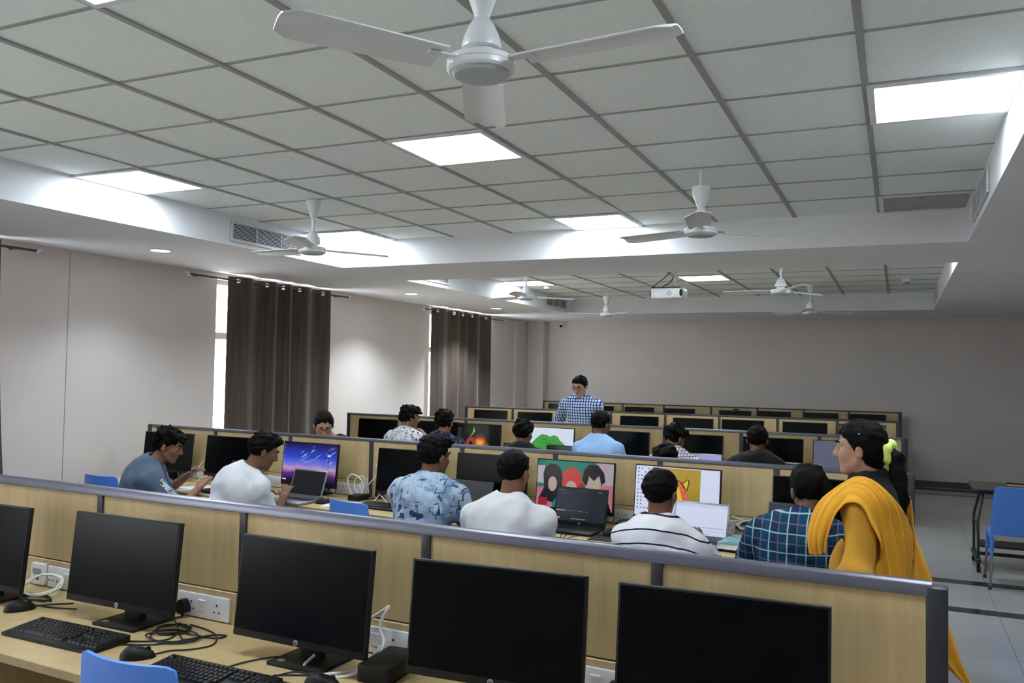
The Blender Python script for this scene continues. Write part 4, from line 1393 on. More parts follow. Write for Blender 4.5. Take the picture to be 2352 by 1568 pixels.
class Field:
    """distance field on a grid; shapes melt into each other, then a surface is drawn over it"""
    def __init__(s, lo, hi, h):
        s.h = h
        s.lo = np.array(lo, float) - 4 * h
        s.n = np.ceil((np.array(hi, float) + 4 * h - s.lo) / h).astype(int) + 1
        s.F = np.full(tuple(s.n), 0.2, np.float32)
        s.ax = [s.lo[i] + h * np.arange(s.n[i]) for i in range(3)]

    def block(s, lo, hi, pad):
        a = np.clip(np.floor((lo - pad - s.lo) / s.h).astype(int), 0, s.n - 1)
        b = np.clip(np.ceil((hi + pad - s.lo) / s.h).astype(int) + 1, 1, s.n)
        return tuple(slice(a[i], b[i]) for i in range(3))

    def pts(s, sl):
        return (s.ax[0][sl[0]][:, None, None], s.ax[1][sl[1]][None, :, None], s.ax[2][sl[2]][None, None, :])

    def put(s, d, sl, k, op='u'):
        A = s.F[sl]
        if op == 'u':
            h = np.clip(0.5 + 0.5 * (A - d) / k, 0, 1)
            s.F[sl] = A * (1 - h) + d * h - k * h * (1 - h)
        elif op == 's':
            s.F[sl] = np.maximum(A, -d)
        return s

    def cap(s, a, b, r1, r2=None, k=0.02, op='u', flat=False, inf=0.0):
        a, b = np.array(a, float), np.array(b, float)
        r2 = r1 if r2 is None else r2
        r1, r2 = r1 + inf, r2 + inf
        R = max(r1, r2)
        sl = s.block(np.minimum(a, b) - R, np.maximum(a, b) + R, k + 3 * s.h)
        X, Y, Z = s.pts(sl)
        ab = b - a
        L2 = ab @ ab + 1e-12
        t0 = ((X - a[0]) * ab[0] + (Y - a[1]) * ab[1] + (Z - a[2]) * ab[2]) / L2
        t = np.clip(t0, 0, 1)
        d = np.sqrt((X - a[0] - ab[0] * t) ** 2 + (Y - a[1] - ab[1] * t) ** 2 + (Z - a[2] - ab[2] * t) ** 2) - (r1 + (r2 - r1) * t)
        if flat:
            d = np.maximum(d, (t0 - 1) * math.sqrt(L2))
        return s.put(d, sl, k, op)

    def ell(s, c, r, R=None, k=0.02, op='u', inf=0.0):
        c, r = np.array(c, float), np.array(r, float) + inf
        R = np.eye(3) if R is None else R
        m = r.max()
        sl = s.block(c - m, c + m, k + 3 * s.h)
        X, Y, Z = s.pts(sl)
        X, Y, Z = X - c[0], Y - c[1], Z - c[2]
        q = [(R[0, i] * X + R[1, i] * Y + R[2, i] * Z) for i in range(3)]
        k0 = np.sqrt(sum((q[i] / r[i]) ** 2 for i in range(3)))
        k1 = np.sqrt(sum((q[i] / r[i] ** 2) ** 2 for i in range(3))) + 1e-9
        return s.put(k0 * (k0 - 1) / k1, sl, k, op)

    def cut(s, p, n):
        """remove what lies on the side of the plane that n points to"""
        p, n = np.array(p, float), np.array(n, float)
        n = n / np.linalg.norm(n)
        X, Y, Z = s.pts((slice(None),) * 3)
        s.F = np.maximum(s.F, ((X - p[0]) * n[0] + (Y - p[1]) * n[1] + (Z - p[2]) * n[2]).astype(np.float32))
        return s

    def folds(s, amp, freq, seed, n=6):
        rng = np.random.RandomState(seed)
        X, Y, Z = s.pts((slice(None),) * 3)
        for i in range(n):
            d = rng.normal(size=3)
            d = d / np.linalg.norm(d) * freq * rng.uniform(0.6, 1.6)
            w = rng.normal(size=3) * freq * 0.35
            ph = rng.uniform(0, 6.28)
            s.F += (amp / math.sqrt(n) * np.sin(X * d[0] + Y * d[1] + Z * d[2] + ph + 1.3 * np.sin(X * w[0] + Y * w[1] + Z * w[2]))).astype(np.float32)
        return s

    def mesh(s):
        F = s.F
        ins = F < 0
        c = np.zeros(tuple(s.n - 1), np.uint8)
        for i in (0, 1):
            for j in (0, 1):
                for k in (0, 1):
                    c += ins[i:s.n[0] - 1 + i, j:s.n[1] - 1 + j, k:s.n[2] - 1 + k]
        act = (c > 0) & (c < 8)
        idx = np.argwhere(act)
        vid = np.full(act.shape, -1, np.int64)
        vid[tuple(idx.T)] = np.arange(len(idx))
        acc = np.zeros((len(idx), 3))
        cnt = np.zeros(len(idx))
        corners = [(i, j, k) for i in (0, 1) for j in (0, 1) for k in (0, 1)]
        for a in corners:
            for ax in range(3):
                if a[ax]:
                    continue
                b = list(a)
                b[ax] = 1
                fa = F[idx[:, 0] + a[0], idx[:, 1] + a[1], idx[:, 2] + a[2]]
                fb = F[idx[:, 0] + b[0], idx[:, 1] + b[1], idx[:, 2] + b[2]]
                m = (fa < 0) != (fb < 0)
                t = np.where(m, fa / np.where(m, fa - fb, 1), 0)
                p = np.tile(np.array(a, float), (len(idx), 1))
                p[:, ax] = t
                acc[m] += p[m]
                cnt[m] += 1
        P = s.lo + s.h * (idx + acc / np.maximum(cnt, 1)[:, None])
        quads = []
        for ax in range(3):
            o1, o2 = [(1, 2), (2, 0), (0, 1)][ax]
            sa = [slice(1, s.n[i] - 1) for i in range(3)]
            sb = list(sa)
            sa[ax] = slice(0, s.n[ax] - 1)
            sb[ax] = slice(1, s.n[ax])
            A, B = ins[tuple(sa)], ins[tuple(sb)]
            E = np.argwhere(A != B)
            flip = A[tuple(E.T)]
            base = E + 1
            base[:, ax] -= 1
            e1, e2 = np.zeros(3, int), np.zeros(3, int)
            e1[o1] = 1
            e2[o2] = 1
            q = [vid[tuple((base - d).T)] for d in (e1 + e2, e2, 0 * e1, e1)]
            Q = np.stack(q, 1)
            Q[~flip] = Q[~flip][:, ::-1]
            quads.append(Q)
        Q = np.concatenate(quads)
        Q = Q[(Q >= 0).all(1)]
        return P, Q

    def build(s, name, mats, parent, relax=1):
        P, Q = s.mesh()
        if relax:
            for _ in range(relax):
                S = np.zeros_like(P)
                n = np.zeros(len(P))
                for a, b in ((0, 1), (1, 2), (2, 3), (3, 0)):
                    np.add.at(S, Q[:, a], P[Q[:, b]])
                    np.add.at(S, Q[:, b], P[Q[:, a]])
                    np.add.at(n, Q[:, a], 1)
                    np.add.at(n, Q[:, b], 1)
                P = P * 0.5 + 0.5 * S / np.maximum(n, 1)[:, None]
        me = bpy.data.meshes.new(name)
        me.vertices.add(len(P))
        me.vertices.foreach_set('co', P.astype(np.float32).ravel())
        me.loops.add(len(Q) * 4)
        me.loops.foreach_set('vertex_index', Q.astype(np.int32).ravel())
        me.polygons.add(len(Q))
        me.polygons.foreach_set('loop_start', np.arange(0, len(Q) * 4, 4, dtype=np.int32))
        me.polygons.foreach_set('use_smooth', np.ones(len(Q), bool))
        me.update(calc_edges=True)
        me.validate()
        for m in (mats if isinstance(mats, (list, tuple)) else [mats]):
            me.materials.append(MAT[m] if isinstance(m, str) else m)
        return link(name, me, parent)


def rotm(yaw=0, pitch=0, roll=0):
    """head frame: x right, y forward, z up; yaw about z, then pitch (positive looks down), then roll"""
    R = Matrix.Rotation(yaw, 3, 'Z') @ Matrix.Rotation(-pitch, 3, 'X') @ Matrix.Rotation(roll, 3, 'Y')
    return np.array(R)


def ik(S, W, l1, l2, pole):
    d = W - S
    L = np.linalg.norm(d)
    if L > (l1 + l2) * 0.995:
        W = S + d / L * (l1 + l2) * 0.995
        d = W - S
        L = np.linalg.norm(d)
    u = d / L
    a = (l1 * l1 - l2 * l2 + L * L) / (2 * L)
    h = math.sqrt(max(l1 * l1 - a * a, 0))
    p = pole - u * (pole @ u)
    p = p / (np.linalg.norm(p) + 1e-9)
    return S + u * a + p * h, W


def skin_mat(name, c):
    a = NT(name)
    f = a.noise(a.coord(), 14, 3)
    a.base(a.ramp(f, [(0.3, tuple(v * .93 for v in c)), (0.7, c)])).set(0.5, 0, 0.35)
    a.b.inputs['Subsurface Weight'].default_value = 0.06
    a.b.inputs['Subsurface Radius'].default_value = (0.02, 0.008, 0.004)
    return a.m


MAT['skin_a'] = skin_mat('skin_warm_brown', (140, 98, 76))
MAT['skin_b'] = skin_mat('skin_brown', (118, 80, 60))
MAT['skin_c'] = skin_mat('skin_light_brown', (178, 138, 116))
_h = NT('black_hair')
_h.base(_h.ramp(_h.noise(_h.coord((60, 60, 14)), 3, 3), [(0.3, (5, 4, 4)), (0.75, (13, 11, 10))])).set(0.6, 0, 0.09)
_h.bump(_h.noise(_h.coord((90, 90, 22)), 3, 3), 0.5, 0.006)
MAT['hair'] = _h.m
MAT['eyewhite'] = plain('eye_white', (172, 164, 158), 0.4)
MAT['iris'] = plain('dark_iris', (30, 20, 16), 0.2)
MAT['trousers_dark'] = plain('dark_trousers', (38, 40, 48), 0.9)
MAT['trousers_jean'] = plain('blue_jeans', (52, 66, 92), 0.9)
MAT['shoe'] = plain('dark_shoe', (34, 32, 32), 0.5)
MAT['frames'] = plain('black_spectacle_frame', (16, 15, 15), 0.3)


def cloth(name, c, var=0.05, bump=0.15):
    a = NT(name)
    a.base(a.ramp(a.noise(a.coord(), 9, 4), [(0.3, tuple(v * (1 - var) for v in c)), (0.7, tuple(min(255, v * (1 + var)) for v in c))])).set(0.9, 0, 0.15)
    a.b.inputs['Sheen Weight'].default_value = 0.1
    a.bump(a.noise(a.coord(), 320, 2), bump, 0.002)
    return a.m


def lines(a, axis, period, width, off=0.0):
    fr = a.math('FRACT', a.math('ADD', a.math('DIVIDE', axis, period), off))
    return a.math('LESS_THAN', a.math('ABSOLUTE', a.math('SUBTRACT', fr, 0.5)), width / period / 2)


def check_mat(name, base, line, px, pz, w, base2=None, wob=0.0, rz=0.0, line2=None):
    """woven check: lines across and along, in the garment's own coordinates"""
    a = NT(name)
    v = a.coord(rot=(0, 0, rz))
    sp = a.n('ShaderNodeSeparateXYZ')
    a.l(v, sp.inputs[0])
    x, z = sp.outputs[0], sp.outputs[2]
    if wob:
        nz = a.math('MULTIPLY', a.math('SUBTRACT', a.noise(v, 7, 2), 0.5), wob)
        x, z = a.math('ADD', x, nz), a.math('ADD', z, nz)
    lx, lz = lines(a, x, px, w), lines(a, z, pz, w)
    col = base
    if base2 is not None:
        col = a.mix(lines(a, x, px, px * .5, 0.25), base, base2)
        col = a.mix(a.math('MULTIPLY', lines(a, z, pz, pz * .5, 0.25), 0.6), col, base2)
    if line2 is not None:
        col = a.mix(a.math('MAXIMUM', lines(a, x, px, w, 0.5), lines(a, z, pz, w, 0.5)), col, line2)
    a.base(a.mix(a.math('MAXIMUM', lx, lz), col, line)).set(0.9, 0, 0.15)
    return a.m


def stripes_mat():
    a = NT('white_shirt_dark_stripes')
    v = a.coord()
    sp = a.n('ShaderNodeSeparateXYZ')
    a.l(v, sp.inputs[0])
    z = a.math('ADD', sp.outputs[2], a.math('MULTIPLY', a.math('POWER', sp.outputs[0], 2.0), 1.0))
    z = a.math('ADD', z, a.math('MULTIPLY', a.math('SUBTRACT', a.noise(v, 9, 2), 0.5), 0.012))
    a.base(a.mix(lines(a, z, 0.066, 0.0075, 0.40), (214, 214, 220), (34, 22, 44))).set(0.9, 0, 0.15)
    return a.m


def blotch_mat(name, base, c2, dark, scale, box=False):
    a = NT(name)
    v = a.coord()
    f = a.noise(v, scale, 4, 0.6)
    col = a.ramp(f, [(0.38, c2), (0.50, base), (0.62, tuple(min(255, q * 1.08) for q in base))])
    if box:
        sp = a.n('ShaderNodeSeparateXYZ')
        a.l(v, sp.inputs[0])
        vo = a.n('ShaderNodeTexVoronoi', distance='CHEBYCHEV')
        vo.inputs['Scale'].default_value = 17
        a.l(a.coord((1, 0.35, 1)), vo.inputs['Vector'])
        d = vo.outputs['Distance']
        ring = a.math('LESS_THAN', a.math('ABSOLUTE', a.math('SUBTRACT', d, 0.36)), 0.045)
        pick = a.math('GREATER_THAN', a.noise(v, 11, 1), 0.52)
        col = a.mix(a.math('MULTIPLY', ring, pick), col, dark)
    else:
        col = a.mix(a.math('GREATER_THAN', a.noise(a.coord(loc=(3, 1, 2)), scale * 2.4, 5, 0.7), 0.56), col, dark)
    a.base(col).set(0.9, 0, 0.15)
    return a.m


def head_profile(y):
    return np.interp(y, [-0.12, -0.07, -0.02, 0.015, 0.035, 0.06, 0.09], [-0.102, -0.092, -0.048, -0.008, 0.03, 0.062, 0.072])


def person(label, x, y, pelvis, N, Hc, phi, yaw, pitch=0.0, roll=0.0, sw=0.185, bulk=1.0, hands=None, standing=False, sleeve=0.55, collar=False, top='shirt',
           shirt=None, skin='skin_b', hairstyle='short', trousers='trousers_dark', h=0.0085, face=True, glasses=False, hs=1.0, seed=1, feet=None, garment='shirt', poles=None, hang=False):
    """pelvis, N (neck base), Hc (head centre), hands: offsets in the room from (x, y, floor); phi: the way the body faces (0 = away from the front, + to the window side)"""
    t = thing('person', label, 'person', (x, y, 0), 0, 'people in the computer room')
    PE, N, Hc = V3(*pelvis), V3(*N), V3(*Hc)
    fw, rt = V3(-math.sin(phi), math.cos(phi), 0), V3(math.cos(phi), math.sin(phi), 0)
    up = (N - PE) / np.linalg.norm(N - PE)
    side = rt - up * (rt @ up)
    side /= np.linalg.norm(side)
    fr = np.cross(up, side)
    TR = np.stack([side, fr, up], 1)
    sp = lambda s, f=0.0: PE + (N - PE) * s + fr * f
    bend = -0.035
    S = {q: N + side * (q * sw) - V3(0, 0, 0.088) - fr * 0.0 for q in (-1, 1)}
    l1, l2 = 0.285 * (0.97 if hs < 1 else 1), 0.245
    arms = {}
    for q in (-1, 1):
        if hands and hands.get(q) is not None:
            W = V3(*hands[q])
        elif standing or hang:
            W = S[q] + side * (q * 0.05) + fw * 0.06 - V3(0, 0, 0.50)
        else:
            W = S[q] + fw * 0.34 + side * (-q * 0.03) - V3(0, 0, max(0.0, S[q][2] - 0.80))
            W[2] = max(W[2], 0.795)
        pole = side * (q * 0.75) - fw * 0.55 - V3(0, 0, 0.75)
        if poles and poles.get(q) is not None:
            pole = V3(*poles[q])
        E, W = ik(S[q], W, l1, l2, pole)
        arms[q] = (S[q], E, W)
    legs = {}
    for q in (-1, 1):
        Hj = PE + rt * (q * 0.088)
        if standing:
            A = V3(PE[0], PE[1], 0) + rt * (q * 0.095) + fw * ((feet or {}).get(q, 0.0)) + V3(0, 0, 0.085)
            K, _ = ik(Hj, A, (PE[2] - 0.085) * 0.505, (PE[2] - 0.085) * 0.505, fw)
        else:
            K = Hj + fw * 0.41 + rt * (q * 0.035) + V3(0, 0, -0.01)
            A = K + fw * (-0.02) + V3(0, 0, 0.085 - K[2])
        legs[q] = (Hj, K, A)
    HR = rotm(yaw, pitch, roll)
    hp = lambda a, b, c: Hc + HR @ (V3(a, b, c) * hs)
    allp = [PE, N, Hc] + [p for q in (-1, 1) for p in arms[q] + legs[q]]
    lo, hi = np.min(allp, 0) - 0.22, np.max(allp, 0) + 0.22
    lo[2] = min(lo[2], -0.005)

    def torso(f, inf, k=0.05):
        f.ell(PE + V3(0, 0, 0.02), (0.165 * bulk, 0.118 * bulk, 0.115), TR, k, inf=inf)
        f.ell(sp(0.34, bend), (0.148 * bulk, 0.108 * bulk, 0.14), TR, k, inf=inf)
        f.ell(sp(0.66, bend), (0.165 * bulk, 0.112 * bulk, 0.17), TR, k, inf=inf)
        f.ell(sp(0.80, bend * 0.8), (0.148 * bulk, 0.092 * bulk, 0.125), TR, k, inf=inf)
        for q in (-1, 1):
            f.cap(N + side * (q * 0.03) - V3(0, 0, 0.0), S[q] + V3(0, 0, 0.004), 0.052, 0.056 * bulk ** .5, k * 0.7, inf=inf)

    # ---- body: one skin surface
    f = Field(lo, hi, h)
    torso(f, -0.010)
    for q in (-1, 1):
        a, e, w = arms[q]
        f.cap(a, e, 0.045, 0.040, 0.03)
        f.cap(e, w, 0.041, 0.027, 0.02)
        fwd = (w - e) / np.linalg.norm(w - e)
        inward = -side * q
        dn = V3(0, 0, -1)
        pn = dn - fwd * (dn @ fwd)
        if np.linalg.norm(pn) < 0.3:
            pn = inward - fwd * (inward @ fwd)
        pn /= np.linalg.norm(pn)              # palm side
        tb = np.cross(fwd, pn) * (1 if np.cross(fwd, pn) @ inward > 0 else -1)      # thumb side
        for o in (-0.026, 0.0, 0.026):
            f.cap(w + tb * o * 0.6, w + fwd * 0.085 + tb * o, 0.015, 0.0125, 0.012)
        curl = 0.55
        for o, L in ((0.031, 0.070), (0.0105, 0.078), (-0.0105, 0.073), (-0.031, 0.058)):
            b0 = w + fwd * 0.083 + tb * o
            d1 = fwd * math.cos(curl * .6) + pn * math.sin(curl * .6) + tb * o * 2.2
            b1 = b0 + d1 * L * 0.55
            d2 = fwd * math.cos(curl * 1.9) + pn * math.sin(curl * 1.9)
            f.cap(b0, b1, 0.0092, 0.0082, 0.005)
            f.cap(b1, b1 + d2 * L * 0.5, 0.0082, 0.0070, 0.004)
        t0 = w + fwd * 0.022 + tb * 0.022
        t1 = t0 + (fwd * 0.62 + tb * 0.7 + pn * 0.25) * 0.042
        f.cap(t0, t1, 0.014, 0.0105, 0.010)
        f.cap(t1, t1 + (fwd * 0.9 + tb * 0.25 + pn * 0.2) * 0.034, 0.0102, 0.008, 0.004)
        hj, kn, an = legs[q]
        f.cap(hj, kn, 0.083, 0.056, 0.04)
        f.cap(kn, an, 0.055, 0.036, 0.03)
        f.cap(an - V3(0, 0, 0.045) - fw * 0.04, an - V3(0, 0, 0.050) + fw * 0.13, 0.034, 0.026, 0.02)
    f.cap(N - V3(0, 0, 0.03), hp(0, -0.022, -0.055), 0.057, 0.053, 0.025)
    f.ell(hp(0, -0.012, 0.03), V3(.074, .094, .082) * hs, HR, 0.02)
    f.ell(hp(0, 0.026, -0.035), V3(.058, .064, .078) * hs, HR, 0.02)
    f.ell(hp(0, 0.064, -0.095), V3(.022, .020, .018) * hs, HR, 0.02)
    for q in (-1, 1):
        f.cap(hp(q * .048, 0.0, -.05), hp(q * .018, .058, -.095), 0.018 * hs, 0.016 * hs, 0.02)
        f.ell(hp(q * .036, .058, -.020), V3(.026, .024, .028) * hs, HR, 0.015)
        f.ell(hp(q * .084, -.010, -.010), V3(.012, .019, .031) * hs, rotm(yaw - q * 0.25, pitch, roll), 0.006)
        f.ell(hp(q * .094, -.005, -.010), V3(.005, .010, .017) * hs, HR, 0.004, 's')
        f.cap(hp(q * .012, .084, .026), hp(q * .045, .070, .024), 0.010 * hs, 0.008 * hs, 0.012)
        f.ell(hp(q * .010, .096, -.030), V3(.009, .010, .008) * hs, HR, 0.006)
    f.cap(hp(0, .086, .018), hp(0, .105, -.023), 0.0075 * hs, 0.0125 * hs, 0.010)
    f.cap(hp(-.020, .079, -.056), hp(.020, .079, -.056), 0.0075 * hs, None, 0.006)
    f.cap(hp(-.016, .079, -.069), hp(.016, .079, -.069), 0.0080 * hs, None, 0.006)
    f.build('body', skin, t, 1)
    if face:
        for q in (-1, 1):
            e = MB()
            e.ball(hp(q * .031, .0705, .008), tuple(V3(.0135, .011, .0085) * hs), 14, 0, Matrix(HR.tolist()))
            e.ball(hp(q * .031, .0800, .007), tuple(V3(.0055, .0035, .0055) * hs), 10, 1, Matrix(HR.tolist()))
            e.build('eye', ['eyewhite', 'iris'], t)
            MB().tube([hp(q * .013, .095, .030), hp(q * .030, .092, .036), hp(q * .048, .077, .031)], [0.0045 * hs, 0.0050 * hs, 0.003 * hs], 6).build('eyebrow', 'hair', t)
        MB().tube([hp(-.021, .0865, -.0625), hp(0, .0885, -.0615), hp(.021, .0865, -.0625)], 0.0028 * hs, 6).build('lips', plain('lips', (122, 72, 66), 0.5), t)
    if glasses:
        g = MB()
        for q in (-1, 1):
            g.tube([hp(q * .033 + .022 * math.cos(a), .0965 - .006 * math.cos(a) * q, .006 + .018 * math.sin(a)) for a in np.linspace(0, 2 * PI, 18, endpoint=False)], 0.0022, 6, True)
            g.tube([hp(q * .055, .091, .010), hp(q * .073, .068, .010), hp(q * .086, -.002, .008), hp(q * .088, -.02, -.008)], 0.0020, 6)
        g.tube([hp(-.011, .100, .009), hp(0, .103, .011), hp(.011, .100, .009)], 0.0020, 6)
        g.build('spectacles', 'frames', t)
    # ---- hair
    fh = Field(Hc - 0.22, Hc + 0.22, min(h, 0.006))
    fh.ell(hp(0, -0.014, 0.033), V3(.074, .094, .082) * hs, HR, 0.01, inf=0.016)
    if hairstyle in ('mop', 'tousled'):
        fh.ell(hp(0, .045, .085), V3(.066, .060, .036) * hs, HR, 0.03)
        fh.ell(hp(.02, .085, .062), V3(.045, .028, .022) * hs, HR, 0.02)
        fh.ell(hp(0, -.03, .075), V3(.078, .085, .060) * hs, HR, 0.03)
    if hairstyle == 'quiff':
        fh.ell(hp(0.01, .055, .098), V3(.062, .055, .030) * hs, HR, 0.03)
        fh.ell(hp(0, -.01, .085), V3(.072, .085, .048) * hs, HR, 0.03)
    if hairstyle == 'long':
        fh.ell(hp(0, -.045, -.02), V3(.072, .070, .085) * hs, HR, 0.03)
        fh.ell(hp(0, .005, .045), V3(.080, .092, .078) * hs, HR, 0.02)
    X, Y, Z = fh.pts((slice(None),) * 3)
    L = [((X - Hc[0]) * HR[0, i] + (Y - Hc[1]) * HR[1, i] + (Z - Hc[2]) * HR[2, i]) / hs for i in range(3)]
    low = {'long': -0.055}.get(hairstyle, 0.0)
    if hairstyle == 'long':
        lim = np.interp(L[1], [-0.12, -0.05, 0.0, 0.02, 0.05, 0.075, 0.10], [-0.11, -0.10, -0.035, 0.012, 0.045, 0.07, 0.08])
    else:
        lim = head_profile(L[1])
        if hairstyle in ('mop', 'tousled'):
            lim = lim - 0.012 * (L[1] > 0.05)
    fh.F += (0.011 * np.clip(1 - (L[2] - lim) / 0.055, 0, 1) ** 1.5).astype(np.float32)
    jag = 0.004 * np.sin(L[0] * 140 + L[1] * 90)
    fh.F = np.maximum(fh.F, ((lim - L[2]) * 0.8 + jag).astype(np.float32))
    fh.folds({'mop': 0.010, 'tousled': 0.013, 'quiff': 0.007, 'long': 0.003}.get(hairstyle, 0.0035), {'tousled': 95, 'mop': 80}.get(hairstyle, 110), seed, 8)
    hair = fh.build('hair', 'hair', t, 1)
    # ---- shirt
    ff = Field(lo, hi, h)
    torso(ff, 0.013)
    for q in (-1, 1):
        a, e, w = arms[q]
        if sleeve <= 1.0:
            ff.cap(a, a + (e - a) * sleeve * 1.0, 0.055, 0.053, 0.055, flat=True, inf=0.012)
        else:
            ff.cap(a, e, 0.054, 0.046, 0.035, inf=0.012)
            ff.cap(e, e + (w - e) * (sleeve - 1), 0.046, 0.036, 0.02, flat=True, inf=0.010)
    ff.folds(0.0075, 24, seed + 40, 7)
    ff.folds(0.0032, 55, seed + 50, 6)
    ff.F -= 0.003
    nd = (hp(0, -0.02, -0.05) - N)
    nd /= np.linalg.norm(nd)
    ff.cap(N + nd * 0.006, N + nd * 0.2, 0.064 if not collar else 0.060, 0.075, 0.01, 's')
    if collar:
        ff.cap(N - nd * 0.02, N + nd * 0.052, 0.074, 0.067, 0.012, flat=True)
        ff.cap(N - nd * 0.01, N + nd * 0.1, 0.0585, 0.0595, 0.01, 's')
    else:
        ff.cap(N - nd * 0.01, N + nd * 0.014, 0.067, 0.064, 0.01, flat=True)
        ff.cap(N - nd * 0.005, N + nd * 0.1, 0.0575, 0.060, 0.01, 's')
    ff.build(garment, shirt, t, 1)
    shirt_field = ff
    if collar == 'open':
        cl = MB()
        for q in (-1, 1):
            a0, a1 = N + nd * 0.050 + side * (q * 0.062) - fr * 0.01, N + nd * 0.030 + side * (q * 0.022) + fr * 0.070
            a2, a3 = a1 - up * 0.055 + side * (q * 0.022) + fr * 0.012, N + nd * 0.004 + side * (q * 0.088) + fr * 0.012
            g = np.array([[a0 * (1 - v) + a3 * v, (a0 + a1) / 2 * (1 - v) + (a2 + a3) / 2 * v + fr * 0.012, a1 * (1 - v) + a2 * v] for v in (0, .5, 1)])
            cl.sheet(g, 0.006)
        cl.build('collar', shirt, t, 60)
    # ---- trousers and shoes
    ft = Field(lo, hi, max(h, 0.010))
    ft.ell(PE, (0.158 * bulk, 0.116 * bulk, 0.11), TR, 0.04, inf=0.004)
    for q in (-1, 1):
        hj, kn, an = legs[q]
        ft.cap(hj, kn, 0.086, 0.062, 0.04, inf=0.008)
        ft.cap(kn, an + V3(0, 0, -0.02), 0.060, 0.048, 0.03, flat=True, inf=0.008)
    if not standing:
        ft.cut(PE + V3(0, 0, 0.07), (0, 0, 1))
    ft.build('trousers', trousers, t, 1)
    fs = None
    for q in (-1, 1):
        an = legs[q][2]
        b = an - V3(0, 0, 0.045)
        fs = Field(b - 0.19, b + 0.19, 0.009)
        fs.cap(b - fw * 0.055, b + fw * 0.02, 0.042, 0.042, 0.02)
        fs.cap(b + fw * 0.02, b + fw * 0.145 - V3(0, 0, 0.010), 0.042, 0.032, 0.02)
        fs.cut((0, 0, 0.002), (0, 0, -1))
        fs.build('shoe', 'shoe', t, 1)
    return t, dict(S=S, arms=arms, hp=hp, HR=HR, N=N, PE=PE, side=side, fw=fw, rt=rt, field=shirt_field)


def seat(x, y, phi, who):
    """the chair a person sits on, built where it stands"""
    chair(x, y, phi, 'blue chair under ' + who)


def at(x, y):
    return lambda px, py, pz: (px - x, py - y, pz)


R_ = math.radians
# second row, on the near side
MAT['tee_slate'] = cloth('slate_tee', (84, 100, 120))
MAT['tee_white'] = cloth('white_tee', (206, 208, 216), 0.02)
MAT['tee_offwhite'] = cloth('off_white_tee', (202, 202, 204), 0.03)
MAT['denim_print'] = blotch_mat('denim_print', (156, 174, 194), (112, 134, 162), (58, 72, 96), 9, True)
MAT['stripes'] = stripes_mat()
MAT['plaid'] = check_mat('blue_plaid', (22, 44, 68), (150, 165, 180), 0.085, 0.085, 0.006, (16, 60, 84), 0.01, 0.0, (96, 84, 110))
MAT['floral'] = blotch_mat('white_floral', (206, 206, 214), (190, 190, 202), (30, 30, 38), 14)
MAT['navy_print'] = blotch_mat('navy_print', (28, 34, 48), (22, 26, 38), (96, 104, 120), 10)
MAT['skyshirt'] = cloth('sky_blue_shirt', (150, 188, 232), 0.03)
MAT['fine_check'] = check_mat('white_fine_check', (204, 200, 206), (96, 78, 92), 0.024, 0.024, 0.005)
MAT['blacktee'] = cloth('black_tee', (24, 25, 28))
MAT['man_check'] = check_mat('blue_gingham', (150, 180, 224), (34, 58, 112), 0.034, 0.034, 0.010, (206, 222, 244), 0.012)

L = at(-5.08, 1.98)
seat(-5.16, 1.98, R_(-24), 'the boy in the slate T-shirt')
p1, i1 = person('boy in slate T-shirt with tousled hair, both hands raised over a notepad', -5.08, 1.98, L(-5.10, 1.98, .55), L(-4.935, 2.07, .985), L(-4.835, 2.125, 1.115), R_(-38), R_(-62), R_(18),
       0, 0.165, 0.92, {1: L(-4.665, 2.27, .805), -1: L(-4.90, 2.40, .87)}, False, 0.8, False, 'shirt', 'tee_slate', 'skin_a', 'tousled', h=0.0065, face=True, seed=3, garment='t_shirt')
# printed strip along the near sleeve
a, e, w = i1['arms'][1]
ax = (e - a) / np.linalg.norm(e - a)
outw = np.cross(ax, V3(0, 0, 1))
outw = outw / np.linalg.norm(outw)
outw = outw if outw @ V3(0.3, -1, 0) > 0 else -outw
nrm = outw * .25 + V3(0.75, 0, 0) + V3(0, 0, .35)
nrm = nrm - ax * (nrm @ ax)
nrm /= np.linalg.norm(nrm)
sd = np.cross(ax, nrm)
G = [[a + ax * (0.0 + 0.22 * i / 11) + (nrm * math.cos(q) + sd * math.sin(q)) * 0.0755 for q in np.linspace(-.28, .28, 5)] for i in range(12)]
MB().sheet(G, 0.003).build('sleeve_print', blotch_mat('sleeve_print', (176, 178, 186), (140, 144, 154), (30, 34, 44), 22), p1)

L = at(-4.02, 1.86)
seat(-4.22, 1.86, R_(-10), 'the white T-shirt')
person('young man in white T-shirt seen from behind, bent towards a grey laptop', -4.02, 1.86, L(-4.05, 1.84, .55), L(-3.93, 1.96, 1.00), L(-3.86, 2.03, 1.135), R_(-20), R_(-40), R_(22),
       0, 0.178, 1.08, {1: L(-3.83, 2.22, .80), -1: L(-4.12, 2.26, .80)}, False, 0.78, False, 'shirt', 'tee_white', 'skin_b', 'quiff', h=0.0075, seed=5, garment='t_shirt', poles={1: (0.25, -0.4, -1)})

L = at(-2.46, 1.83)
seat(-2.46, 1.80, R_(-3), 'the denim-print shirt')
person('young man in pale denim-print shirt with collar, seen from behind', -2.46, 1.83, L(-2.47, 1.80, .55), L(-2.462, 1.88, 1.045), L(-2.452, 1.93, 1.185), R_(-6), R_(-22), R_(8),
       0, 0.195, 1.12, None, False, 0.95, True, 'shirt', 'denim_print', 'skin_b', 'quiff', 'trousers_jean', h=0.0075, seed=7)

